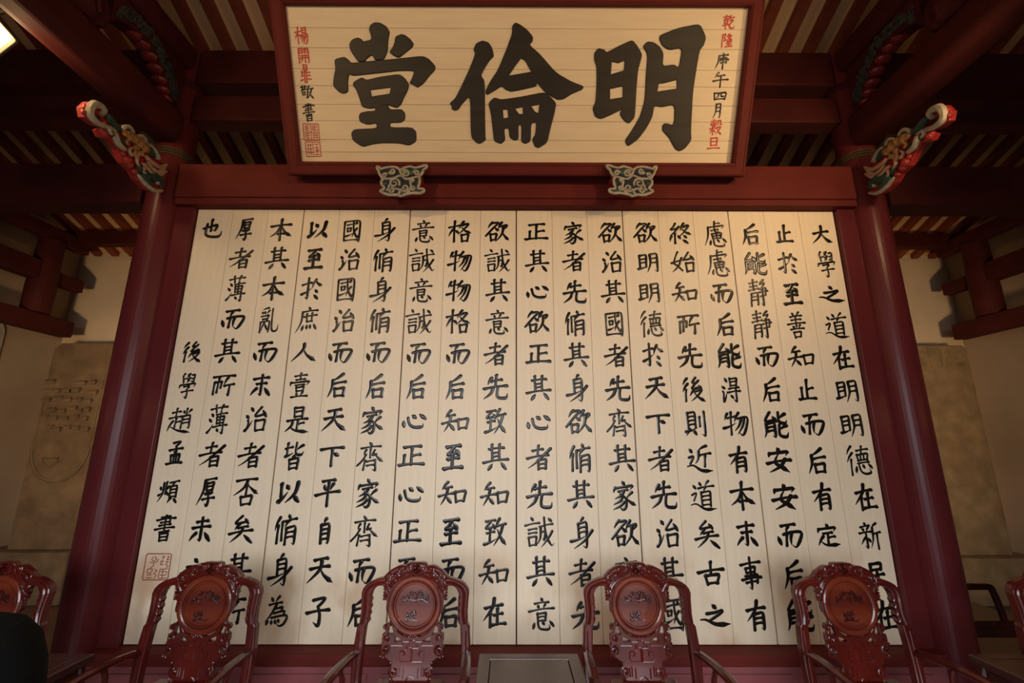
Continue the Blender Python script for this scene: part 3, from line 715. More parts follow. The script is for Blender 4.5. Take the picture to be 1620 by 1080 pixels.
def seal(name, parent, loc, rotx, w, h, line, m, rows, label, rnd=.012):
    "outlined square seal filled with small archaic strokes"
    b = MB()
    def P(u, v): return Vector((u * w, -.0012, v * h))
    fr = [P(x / w, y / h) for x, y in rrect(-w / 2, w / 2, -h / 2, h / 2, rnd, 4)]
    b.tube(fr + [fr[0], fr[1]], line, 5, False, .5, (0, 1, 0))
    for st in rows:
        b.tube(smooth_path([P(u / 100 - .5, .5 - v / 100) for u, v in st], 5), line * .8, 5, True, .5, (0, 1, 0))
    o = b.build(name, m, parent)
    o.location = loc; o.rotation_euler = (rotx, 0, 0); o['label'] = label
    return o
q = at_y(248.9, 896, D)
S1 = [[(30, 12), (24, 22), (34, 28), (42, 18), (34, 10)], [(18, 34), (44, 32), (50, 20)], [(34, 32), (34, 46), (24, 54)],
      [(62, 12), (74, 10), (66, 22)], [(84, 10), (92, 12), (84, 22), (94, 22)], [(58, 30), (72, 28), (60, 40), (74, 42)], [(80, 30), (92, 30), (82, 40), (92, 46), (86, 54)],
      [(14, 60), (32, 58), (30, 72), (14, 74), (14, 60)], [(14, 82), (34, 80)], [(12, 92), (36, 92)], [(42, 60), (52, 66), (42, 76), (52, 84), (44, 94)],
      [(62, 60), (92, 58)], [(64, 60), (62, 92), (94, 92)], [(66, 70), (90, 68), (88, 82), (66, 82)], [(76, 60), (76, 92)]]
seal('seal_mark', panels[5], (q.x - panels[5].location.x, -.001, q.z - ZB), 0, .172, .165, .0038, M_SEALINK, S1, 'brown red square seal mark under the signature')

# ---------------------------------------------------------------- the hanging plaque
PH = R(27.51); PWID, PHGT = 3.385, 1.069
plq = thing('hanging_plaque', 'big framed cream plaque with three huge dark characters leaning out above the screen', 'plaque', (0, 3.18, 3.84))
plq.rotation_euler = (PH, 0, 0)
PO = Vector((0, 3.18, 3.84)); PS = Vector((1, 0, 0)); PT = Vector((0, -math.sin(PH), math.cos(PH))); PN = PS.cross(PT)
def on_plaque(px, py):
    d = _F + _R * ((px - 810) / FPX) + _U * ((540 - py) / FPX)
    k = (PO - CAM).dot(PN) / d.dot(PN)
    q = CAM + d * k - PO
    return q.x, q.dot(PT)
b = MB()
cuts = [0, .075, .165, .30, .415, .545, .66, .80, .93, PHGT]
for i in range(len(cuts) - 1):
    b.cbox(-PWID / 2 - .01, PWID / 2 + .01, 0, .03, cuts[i] + .0008, cuts[i + 1] - .0008, .0016)
b.build('plank_board', M_PLAQUE, plq)
FW = .10
fo = [(-PWID / 2 - FW, -FW), (PWID / 2 + FW, -FW), (PWID / 2 + FW, PHGT + FW), (-PWID / 2 - FW, PHGT + FW)]
fi = [(-PWID / 2, 0), (PWID / 2, 0), (PWID / 2, PHGT), (-PWID / 2, PHGT)]
MB().plate(fo, [fi], -.05, .05, .012, lambda u, v, d: (u, -d, v)).build('plaque_frame', M_MAROON, plq)
bd = MB()
for lo, hi, dep in ((.012, .026, .056), (.078, .088, .054)):
    o4 = [(-PWID / 2 - hi, -hi), (PWID / 2 + hi, -hi), (PWID / 2 + hi, PHGT + hi), (-PWID / 2 - hi, PHGT + hi)]
    i4 = [(-PWID / 2 - lo, -lo), (PWID / 2 + lo, -lo), (PWID / 2 + lo, PHGT + lo), (-PWID / 2 - lo, PHGT + lo)]
    bd.plate(o4, [i4], .04, dep, .003, lambda u, v, d: (u, -d, v))
bd.build('frame_bead', M_MAROON, plq)
MB().box(-PWID / 2 - .05, PWID / 2 + .05, .031, .05, -.05, PHGT + .05).build('back_board', M_BEAM, plq)

BIG = {
 '堂': (520, 25, 5.022, [
  ('330,75 365,52 410,55 460,85 488,130 475,190 470,285 440,352 370,357 345,312 300,347 290,367 235,367 200,320 170,270 165,225 185,190 230,172 260,185 275,205 340,190 335,150 320,110',),
  ('530,165 580,145 610,155 650,185 678,225 665,255 600,305 560,337 520,322 480,290 510,250 525,205',),
  ('45,345 125,325 160,350 180,375 300,362 500,345 750,318 800,345 850,400 845,435 800,480 760,535 708,575 670,548 640,540 665,490 680,440 560,440 380,460 195,480 165,465 155,520 158,605 125,622 85,610 35,560 40,490 55,420',),
  ('190,550 200,522 265,488 300,510 400,485 560,462 605,492 642,545 630,595 600,650 575,710 540,735 465,708 370,735 320,740 265,725 245,660 220,590', '333,592 493,572 485,618 345,640'),
  ('370,715 465,700 490,745 580,740 610,775 608,825 575,852 490,852 490,886 660,885 698,920 698,1000 640,1033 560,1015 430,1012 350,1022 270,1045 190,990 178,935 200,900 380,893 382,855 310,868 250,845 238,805 250,770 300,758 370,755',)]),
 '倫': (700, 25, 4.909, [
  ('240,265 260,215 310,192 355,205 385,245 402,315 370,345 330,405 300,465 325,500 330,560 333,935 338,965 290,997 260,985 220,940 215,620 150,690 125,730 95,740 70,725 72,700 55,680 100,640 150,540 215,400 255,295',),
  ('540,80 565,52 600,65 660,110 705,165 698,205 675,225 760,300 880,440 1000,510 1100,548 1085,575 1000,610 940,650 895,655 840,625 780,580 735,520 730,550 600,580 530,592 490,575 460,548 395,590 345,618 330,590 370,510 430,420 500,250 540,140', '610,332 640,350 690,435 515,465 560,400'),
  ('355,680 400,632 455,650 600,630 800,590 850,640 885,680 870,760 840,870 815,985 745,1030 715,1015 695,960 720,920 728,830 690,835 685,975 645,997 610,980 612,850 590,850 592,960 560,972 520,945 512,875 480,878 490,965 455,998 400,975 390,890 375,760',
   '470,730 505,730 510,790 475,795', '565,722 622,710 625,762 595,762', '690,703 752,690 745,755 720,745')]),
 '明': (930, 25, 4.91, [
  ('48,290 80,250 130,265 145,285 250,230 345,187 385,235 422,300 410,350 388,430 375,600 365,790 320,838 290,825 250,775 250,745 270,725 180,770 100,805 55,785 35,720 60,665 68,500 65,390 48,345', '185,358 235,370 285,350 280,425 178,455', '172,570 270,548 270,632 172,648'),
  ('425,240 460,200 510,205 560,240 588,295 580,390 670,378 705,405 730,250 630,270 575,235 552,180 560,150 700,95 850,65 880,80 918,170 900,230 868,270 840,430 815,600 800,900 805,965 755,1030 710,1055 675,1035 630,950 575,890 578,850 600,832 668,850 672,690 570,712 515,700 500,790 450,880 390,960 310,1018 285,970 340,890 400,790 440,660 450,450 460,330 455,290', '550,530 590,525 690,500 690,565 540,588')])}
for ch, (ox, oy, sc, polys) in BIG.items():
    b = MB()
    for pi, poly in enumerate(polys):
        loops = []
        for s in poly:
            pts = [on_plaque(ox + float(p.split(',')[0]) / sc, oy + float(p.split(',')[1]) / sc) for p in s.split()]
            if len(pts) > 6:
                q = []
                for i in range(len(pts)):
                    a, c_, d_ = Vector(pts[i - 1]), Vector(pts[i]), Vector(pts[(i + 1) % len(pts)])
                    q += [tuple(c_.lerp(a, .22)), tuple(c_ * .86 + (a + d_) * .07), tuple(c_.lerp(d_, .22))]
                pts = q
            loops.append(pts)
        b.plate(loops[0], loops[1:], .001, .010 - pi * .0006, .006, lambda u, v, d: (u, -d, v))
    o = b.build('big_character', M_INKBIG, plq); o['label'] = f'huge dark painted character {ch}'

def small_char(ch, px, py, w, h, red):
    u, v = on_plaque(px, py); u2, _ = on_plaque(px + w / 2, py); _, v2 = on_plaque(px, py - h / 2)
    n = len(GL[ch][2])
    me = brush_mesh(ch, 2 * (u2 - u), 2 * (v2 - v), .0115 if n > 10 else .0135, .0012)
    me.materials.append(M_REDINK if red else M_INK)
    o = link_mesh('character', me, plq); o.location = (u, 0, v)
    o['label'] = f'{"red" if red else "black"} small written character {ch}'
for a in (('乾', 1152.7, 35.5, 18, 22, 1), ('隆', 1150, 64.5, 17.5, 21, 1), ('庚', 1142.5, 96.7, 21, 26, 0), ('午', 1140, 126.7, 24, 24, 0), ('四', 1139, 152, 22, 15, 0),
          ('月', 1135.5, 175.5, 15, 24, 0), ('穀', 1132.7, 201.5, 19, 25, 1), ('旦', 1129.3, 226.7, 19, 18, 1),
          ('楊', 477, 56.7, 20, 27, 1), ('開', 480.2, 88, 18, 25, 1), ('鼎', 483.5, 117, 17, 29, 1), ('敬', 486, 146.7, 20, 22, 0), ('書', 488.5, 178, 20, 28, 0)):
    small_char(*a)
S2 = [[(50, 4), (50, 96)], [(4, 50), (96, 50)], [(12, 14), (40, 12)], [(26, 8), (24, 44)], [(12, 26), (42, 24)], [(12, 38), (42, 38)], [(14, 14), (14, 38)],
      [(58, 12), (92, 12)], [(62, 24), (90, 22)], [(74, 8), (74, 44)], [(58, 38), (94, 36)], [(60, 12), (60, 38)],
      [(10, 60), (42, 60)], [(10, 72), (42, 72)], [(10, 86), (42, 86)], [(26, 56), (26, 92)], [(12, 60), (12, 86)],
      [(58, 58), (92, 60)], [(60, 70), (90, 70)], [(66, 58), (64, 92)], [(84, 60), (86, 92)], [(58, 84), (94, 82)]]
S3 = [[(50, 6), (50, 94)], [(10, 22), (42, 20)], [(18, 10), (18, 90)], [(34, 12), (34, 90)], [(8, 50), (44, 48)], [(8, 72), (44, 72)],
      [(58, 16), (94, 14)], [(76, 14), (76, 90)], [(58, 40), (92, 38)], [(62, 54), (90, 62)], [(90, 50), (62, 70)], [(58, 88), (94, 86)]]
for px, py, wpx, hpx, rows in ((492.5, 209, 24.5, 26, S2), (495.7, 236, 23, 23, S3)):
    u, v = on_plaque(px, py); u2, _ = on_plaque(px + wpx / 2, py); _, v2 = on_plaque(px, py - hpx / 2)
    seal('seal_mark', plq, (u, -.001, v), 0, 2 * (u2 - u), 2 * (v2 - v), .0028, M_REDINK, rows, 'red square seal mark, ' + ('upper of the two' if rows is S2 else 'lower of the two'), .004)
# ---------------------------------------------------------------- painted cloud brackets that carry the plaque
CLOUD = [(250,165),(275,172),(292,190),(330,178),(400,168),(460,175),(495,200),(530,183),(600,163),(650,178),(700,170),(755,152),(780,156),(765,182),(740,200),(735,226),(705,262),(680,272),(702,290),(702,340),(690,368),(692,400),(745,404),(746,428),(700,446),(640,444),(590,450),(540,462),(500,476),(450,464),(380,466),(340,454),(300,436),(285,422),(320,404),(325,385),(300,360),(295,320),(310,300),(290,265),(270,230),(265,205),(252,190)]
YF = 3.13
def cloud_bracket(cx, mir, label):
    base = at_y(cx, 287, YF)
    t = thing('cloud_bracket', label, 'bracket', (base.x, YF, base.z), 0, 'painted cloud brackets')
    def M2(zx, zy):
        q = at_y(cx + mir * (zx - 515) / 6.75, 240 + zy / 6.75, YF)
        return (q.x - base.x, q.z - base.z)
    out = [M2(*p) for p in CLOUD]
    MB().plate([(a * .80, b * .40 + .004) for a, b in out], [], -.166, -.012, .004, lambda u, v, d: (u, -d, v)).build('bracket_block', M_DIMRED, t)
    sm = [tuple(p)[:2] for p in smooth_path([(a, b, 0) for a, b in out], 3, True)]
    g = MB().plate(sm, [], -.013, .004, .003, lambda u, v, d: (u, -d, v)).use(1)
    for zx, zy, r in ((600, 215, 55), (690, 215, 30), (350, 440, 34), (660, 410, 36), (520, 430, 30), (330, 340, 24), (690, 330, 22)):
        u, v = M2(zx, zy); g.ball((u, -.004, v), r / 6.75 * .0048, 12, 6, (1.25, .25, .8))
    w = g.use(2)
    ring = [Vector((u, -.006, v)) for u, v in sm]
    w.tube(ring + ring[:2], .0105, 6, False)
    for zx, zy, r, a0, tn in ((410, 215, 36, 200, 1.35), (330, 262, 30, 20, 1.2), (555, 240, 44, 150, -1.4), (668, 235, 34, 180, -1.3), (432, 342, 62, 330, 1.5),
                              (545, 392, 46, 200, 1.35), (398, 420, 34, 90, -1.2), (630, 392, 30, 180, 1.3), (618, 322, 26, 0, 1.2)):
        c = M2(zx, zy); k = .0048 / 6.75 * r
        p = spiral(0, 0, k, k * .16, a0, tn, 20)
        w.tube([Vector((c[0] + mir * a, -.008, c[1] + b)) for a, b in p], [.0095 - .0035 * i / 20 for i in range(21)], 6)
    for ln in ([(300, 292), (370, 296), (430, 288), (500, 262), (560, 298), (640, 282), (690, 272)], [(432, 402), (480, 408), (492, 440), (460, 466)],
               [(600, 330), (612, 370), (602, 410), (560, 452)], [(495, 200), (500, 230), (540, 268)], [(380, 360), (370, 400), (350, 420)]):
        w.tube(smooth_path([Vector((*M2(*p), 0)).xzy - Vector((0, .008, 0)) for p in ln], 5), .0090, 6)
    w.build('scroll_face', [M_NAVY, M_GREEN, M_WHITEPAINT], t)
cloud_bracket(636.3, 1, 'small painted cloud scroll bracket under the left half of the hanging plaque')
cloud_bracket(998.5, -1, 'small painted cloud scroll bracket under the right half of the hanging plaque')

# ---------------------------------------------------------------- carved dragon brackets under the forward beams
def dragon_bracket(sx, label):
    XF = 2.80
    t = thing('carved_bracket', label, 'bracket', (sx * XF, 3.22, 3.72))
    def P(zx, zy, lift=0.0):
        q = at_x(1320 + zx / 5.4, 120 + zy / 5.4, XF)
        return Vector((-sx * lift, q.y - 3.22, q.z - 3.72))
    out = [(275, 775), (300, 850), (306, 1005), (365, 1018), (440, 985), (520, 905), (560, 835), (640, 765), (690, 660), (745, 570), (830, 548), (858, 490), (810, 468), (900, 440), (980, 380), (995, 300), (940, 250), (880, 255), (815, 305), (785, 350), (700, 435), (640, 445), (560, 515), (450, 585), (400, 645), (335, 735)]
    hole = [(800, 440), (850, 425), (915, 355), (905, 320), (880, 345), (845, 365), (800, 375), (765, 425)]
    def uv(l): return [(P(*p).y, P(*p).z) for p in l]
    bk = MB().plate(uv(out), [uv(hole)], -.042, 0, .006, lambda u, v, d: (-sx * d, u, v))
    S = .0009
    cv = MB()
    def tubes(nm, lst, m, lift, flat=.7):
        b = cv.use({'white_scrolls': 0, 'green_scrolls': 1, 'pink_tendrils': 2}[nm])
        for pts, r in lst:
            pp = smooth_path([P(x, y, lift) for x, y in pts], 5)
            n = len(pp); b.tube(pp, [1.2 * r * S * (.55 + .45 * math.sin(math.pi * (i + .6) / (n + .2))) for i in range(n)], 7, True)
    hook = [(800, 462), (880, 430), (940, 375), (950, 315), (915, 272), (860, 285), (825, 325), (850, 358)]
    tubes('white_scrolls', [(hook, 24), ([(640, 655), (700, 605), (725, 540), (715, 520)], 22), ([(345, 735), (390, 660), (440, 610)], 24), ([(310, 1000), (380, 1000), (460, 945), (530, 860)], 16),
                            ([(355, 950), (360, 900), (375, 880)], 20), ([(560, 510), (600, 462), (650, 468), (655, 500)], 14), ([(450, 592), (480, 545), (540, 540)], 14), ([(720, 500), (770, 470), (780, 500), (750, 530)], 14)], M_WHITEPAINT, .012)
    tubes('green_scrolls', [([(x - 14, y - 12) for x, y in hook[1:6]], 20), ([(680, 490), (750, 420), (800, 352)], 24), ([(650, 610), (700, 560), (760, 520)], 20), ([(380, 720), (420, 650), (450, 620)], 24),
                            ([(320, 960), (350, 900), (420, 880), (500, 880)], 36), ([(400, 960), (450, 920), (500, 860)], 28), ([(420, 820), (480, 840), (540, 790)], 22)], M_GREEN, .008)
    g = MB()
    for x, y, r in ((470, 640, 40), (515, 600, 44), (560, 565, 42), (610, 535, 38), (645, 520, 26), (545, 640, 26), (550, 690, 20), (500, 690, 22)):
        c = P(x, y, .016); g.ball(c, r * S, 10, 6, (.8, 1.15, 1))
    for pts, r in (([(600, 560), (640, 590), (620, 610)], 14), ([(550, 630), (556, 680), (550, 730)], 15)):
        g.tube(smooth_path([P(x, y, .02) for x, y in pts], 4), r * S, 6)
    g.build('ochre_beast', M_GOLD, t)
    tubes('pink_tendrils', [([(278, 780), (340, 800), (400, 770), (450, 730), (470, 700)], 17), ([(285, 835), (350, 870), (420, 850), (470, 790), (500, 770)], 16), ([(290, 790), (340, 840), (400, 820), (450, 760)], 15),
                            ([(480, 670), (530, 690), (545, 750), (520, 800)], 13), ([(580, 640), (610, 660), (590, 700), (565, 680)], 12), ([(440, 880), (490, 840), (470, 800)], 14)], M_PINK, .018)
    cv.build('scroll_carving', [M_WHITEPAINT, M_GREEN, M_PINK], t)
    r = bk
    for x, y, q in ((815, 515, 34), (830, 495, 26), (610, 740, 40), (585, 780, 34), (540, 840, 30), (640, 690, 26), (960, 300, 26), (975, 340, 22), (500, 800, 18)):
        r.ball(P(x, y, -.004), q * S, 10, 6)
    r.build('red_backing', M_REDPAINT, t)
dragon_bracket(-1, 'carved and painted dragon bracket under the beam beside the left column')
dragon_bracket(1, 'carved and painted dragon bracket under the beam beside the right column')

# ---------------------------------------------------------------- floodlights on the forward beams, and added unseen fill lamps
def floodlight(loc, aim, power, color, label, angle, stand=False):
    t = thing('floodlight', label, 'lamp', loc)
    d = (Vector(aim) - Vector(loc)).normalized()
    rot = d.to_track_quat('-Z', 'Y').to_matrix().to_4x4()
    b = MB()
    b.plate(rrect(-.13, .13, -.10, .10, .02), [rrect(-.112, .112, -.082, .082, .015)], -.02, .03, .004, lambda u, v, q: rot @ Vector((u, v, -q)))
    b.cbox(-.125, .125, -.095, .095, .018, .085, .02, rot)
    for k in range(5): b.box(-.10 + k * .045, -.085 + k * .045, -.08, .08, .08, .115, rot)
    b.build('lamp_housing', M_METAL, t)
    MB().box(-.113, .113, -.083, .083, -.004, .012, rot).build('lamp_lens', M_LENS, t)
    s = -1 if loc[0] < 0 else 1
    y = MB()
    y.tube([Vector((-.14, 0, .04)) @ Matrix.Identity(3), Vector((-.15, 0, .12)), Vector((.15, 0, .12)), Vector((.14, 0, .04))], .012, 6)
    yy = [rot @ Vector(p) for p in y.v]; y.v = [tuple(p) for p in yy]
    y.tube([rot @ Vector((0, 0, .12)), Vector((-s * .04, .02, .16))], .014, 6)
    y.build('lamp_yoke', M_METAL, t)
    if stand:
        q = rot @ Vector((0, 0, .14))
        f = MB().tube([q, Vector((q.x, q.y, -.2)), Vector((q.x, q.y, -loc[2] + .02))], .014, 8)
        for a in (90, 210, 330): f.tube([Vector((q.x, q.y, -loc[2] + .35)), Vector((q.x + .3 * math.cos(R(a)), q.y + .3 * math.sin(R(a)), -loc[2] + .01))], .010, 6)
        f.build('fill_lamp_stand', M_METAL, t)
    spot('floodlight_beam', tuple(Vector(loc) + d * .06), aim, power, color, angle, 1.0, .10)
floodlight((-3.13, 2.2, 4.03), LAMP_L_AIM, LAMP_L, LAMP_COL, 'glowing yellow floodlight on the left beam at the picture edge', 165)
floodlight((2.80, 1.72, 3.72), LAMP_R_AIM, LAMP_R, LAMP_COL, 'yellow floodlight under the right forward beam', 165)
for _s, _w in ((-1, 'left'), (1, 'right')):
    floodlight((_s * 2.87, -1.2, 3.9), (_s * .3, 3.4, FILL_F_Z), FILL_F, LAMP_COL, f'added unseen floodlight high behind the viewer on the {_w}', 85)  # unseen lamps added to light board and plaque evenly
    floodlight((_s * 3.7, 2.3, 1.95), (_s * 4.2, 6.0, 2.35), FILL_S, LAMP_COL, f'added unseen floodlight on a stand in the {_w} side bay', 96, True)  # unseen lamps and stands added to brighten steles and rear wall

# ---------------------------------------------------------------- stone steles against the rear wall
ps = thing('stone_stele', 'tall brown stone stele carved with a temple plan, left of the screen', 'stele', (-5.28, 5.62, 0))
def slab(x0, x1, z0, z1, c, y0, y1):
    o = [(x0, z0), (x1, z0), (x1, z1 - c), (x1 - c * .8, z1), (x0 + c * 1.6, z1), (x0, z1 - c * 1.4)]
    return MB().plate(o, [], -y1, -y0, .012, lambda u, v, d: (u, -d, v))
slab(-.39, .39, .53, 2.90, .05, -.12, .16).build('slab', M_STONE, ps)
b = MB()
Z = lambda py: at_y(100, py, 5.50).z
X_ = lambda px, py: at_y(px, py, 5.50).x + 5.28
yb = -.13
b.box(-.37, .37, -.128, -.118, 2.585, 2.60); b.box(-.37, .37, -.128, -.118, 2.50, 2.515)
b.box(-.37, .32, -.130, -.118, 1.80, 1.825); b.box(-.36, .30, -.128, -.118, 1.70, 1.72)
rs = random.Random(3)
for zr0, n in ((2.42, 5), (2.31, 6), (2.20, 5), (2.09, 6), (1.98, 5), (1.88, 6)):
    for k in range(n):
        if rs.random() < .12: continue
        zc = zr0 + rs.uniform(-.022, .022); x = -.31 + k * .62 / n + rs.uniform(-.02, .02); w = rs.uniform(.04, .075); h = rs.uniform(.022, .04)
        b.box(x - w * .75, x + w * .75, -.150, -.118, zc - h * .9, zc)
        b.add([(x - w, -.165, zc), (x + w, -.165, zc), (x + w * .55, -.14, zc + .03), (x - w * .55, -.14, zc + .03), (x - w, -.118, zc), (x + w, -.118, zc), (x + w * .55, -.118, zc + .03), (x - w * .55, -.118, zc + .03)],
              [(0, 1, 2, 3), (0, 4, 5, 1), (1, 5, 6, 2), (2, 6, 7, 3), (3, 7, 4, 0)])
for x in (-.36, .30): b.box(x - .008, x + .008, -.128, -.118, 1.72, 2.5)
b.build('temple_plan_relief', M_STONE, ps)
b = MB()
arc = [(.33 * math.cos(R(a)), -.125, 1.64 + .33 * math.sin(R(a)) * 1.15) for a in range(180, 361, 9)]
b.tube([(x - .03, y, z) for x, y, z in arc], .018, 6)
b.box(-.36, .30, -.13, -.118, 1.63, 1.65)
arc = [(-.13 + .10 * math.cos(R(a)), -.125, 1.53 + .10 * math.sin(R(a))) for a in range(180, 361, 18)]
b.tube(arc + [arc[0]], .014, 5)
for k in range(14):
    z = 1.15 - k * .035
    b.tube(smooth_path([(-.3 + .6 * i / 7, -.121, z + rs.uniform(-.012, .012)) for i in range(8)], 3), .007, 4)
b.build('pond_relief', M_STONE, ps)
MB().cbox(-.66, .42, -.26, .3, 0, .53, .02).build('stele_plinth', M_STONE, ps)
ps = thing('stone_stele', 'tall plain tan stone stele with a carved head band, right of the screen', 'stele', (5.22, 5.62, 0))
slab(-.40, .39, .48, 2.90, .05, -.12, .16).build('slab', M_STONE2, ps)
b = MB()
b.box(-.385, .385, -.128, -.118, 2.575, 2.595)
b.plate(rrect(-.10, .06, 2.62, 2.86, .01), [rrect(-.085, .045, 2.635, 2.845, .006)], .118, .132, .003, lambda u, v, d: (u, -d, v))
for cx_ in (-.27, -.18, .15, .25, .33):
    for cz in (2.66, 2.74, 2.81):
        b.tube([(u, -.124, v) for u, v in spiral(cx_ + rs.uniform(-.02, .02), cz, .035, .008, rs.uniform(0, 360), rs.choice((1.3, -1.3)), 14)], .005, 4)
for x in (-.385, .37): b.box(x, x + .015, -.126, -.118, .52, 2.575)
b.build('head_band_relief', M_STONE2, ps)
MB().cbox(-.62, .60, -.26, .3, 0, .48, .02).build('stele_plinth', M_STONE2, ps)
# ---------------------------------------------------------------- carved rosewood armchairs
def mir(pts): return [(-x, z) for x, z in reversed(pts)]
TILT = R(6)
def back_map(u, v, d):
    "(u across, v height above floor, d forward) on the slightly raked chair back"
    v = .47 + (v - .47) * .982
    h = v - .47
    return Vector((u * .945, .215 + h * math.tan(TILT) - d, v))

POST = [(.318, .44), (.323, .56), (.320, .66), (.313, .738), (.302, .752), (.299, .80), (.302, .86), (.306, .895), (.300, .917), (.284, .936), (.262, .950), (.238, .959), (.21, .968), (.172, .974),
        (.166, .925), (.19, .932), (.215, .930), (.233, .918), (.245, .898), (.250, .875), (.243, .86), (.250, .845), (.242, .828), (.251, .81), (.244, .793), (.253, .776), (.247, .76), (.262, .742), (.268, .66), (.271, .56), (.270, .44)]
CREST = [(0, 1.046), (.03, 1.047), (.050, 1.044), (.058, 1.036), (.060, 1.028), (.072, 1.030), (.090, 1.032), (.108, 1.028), (.124, 1.020), (.136, 1.012), (.150, 1.006), (.163, .996), (.172, .986), (.182, .978), (.186, .962),
         (.180, .940), (.183, .925), (.174, .910), (.178, .895), (.170, .880), (.172, .862), (.160, .855), (.162, .82), (.156, .80), (.150, .82)]
def circ(cx, cz, r, a0, a1, n):
    return [(cx + r * math.cos(R(a0 + (a1 - a0) * i / n)), cz + r * math.sin(R(a0 + (a1 - a0) * i / n))) for i in range(n + 1)]
MC = .836
crest_out = CREST[:-1] + circ(0, MC, .126, 0, 180, 24)[0:] + mir(CREST[1:-1])
def ell(cx, cz, a, b, rot=0, n=10):
    out = []
    for i in range(n):
        t = 2 * math.pi * i / n; x, y = a * math.cos(t), b * math.sin(t)
        out.append((cx + x * math.cos(rot) - y * math.sin(rot), cz + x * math.sin(rot) + y * math.cos(rot)))
    return out
half_holes = [ell(.030, 1.025, .016, .011, .2), ell(.084, 1.009, .019, .012, -.2), ell(.119, .984, .011, .012), ell(.157, .971, .012, .010, -.6), ell(.140, .985, .005, .006), ell(.166, .895, .005, .014)]
crest_holes = half_holes + [mir(h) for h in half_holes]
SPLAT = [(0, .690), (.05, .690), (.085, .71), (.105, .735), (.118, .760), (.132, .765), (.140, .750), (.158, .748), (.168, .735), (.164, .722), (.150, .718), (.156, .706), (.170, .700), (.172, .672), (.166, .660), (.172, .640), (.170, .612), (.158, .594), (.140, .590), (.128, .580), (.114, .574),
         (.110, .560), (.112, .535), (.108, .508), (.096, .494), (.088, .483), (0, .483)]
splat_out = SPLAT + mir(SPLAT[1:-1])
sh = [[(.108, .700), (.138, .700), (.136, .732), (.122, .740)], [(.056, .668), (.096, .664), (.100, .688), (.080, .682)], ell(.146, .625, .014, .024, .2), ell(.146, .682, .009, .007), ell(.092, .528, .006, .014)]
splat_holes = sh + [mir(h) for h in sh]

def relief(b, pts, r, d=.020, n=6):
    b.tube([back_map(u, v, d) for u, v in pts], r, n)
def sym(b, pts, r, d=.020, n=6):
    relief(b, pts, r, d, n); relief(b, mir(pts), r, d, n)

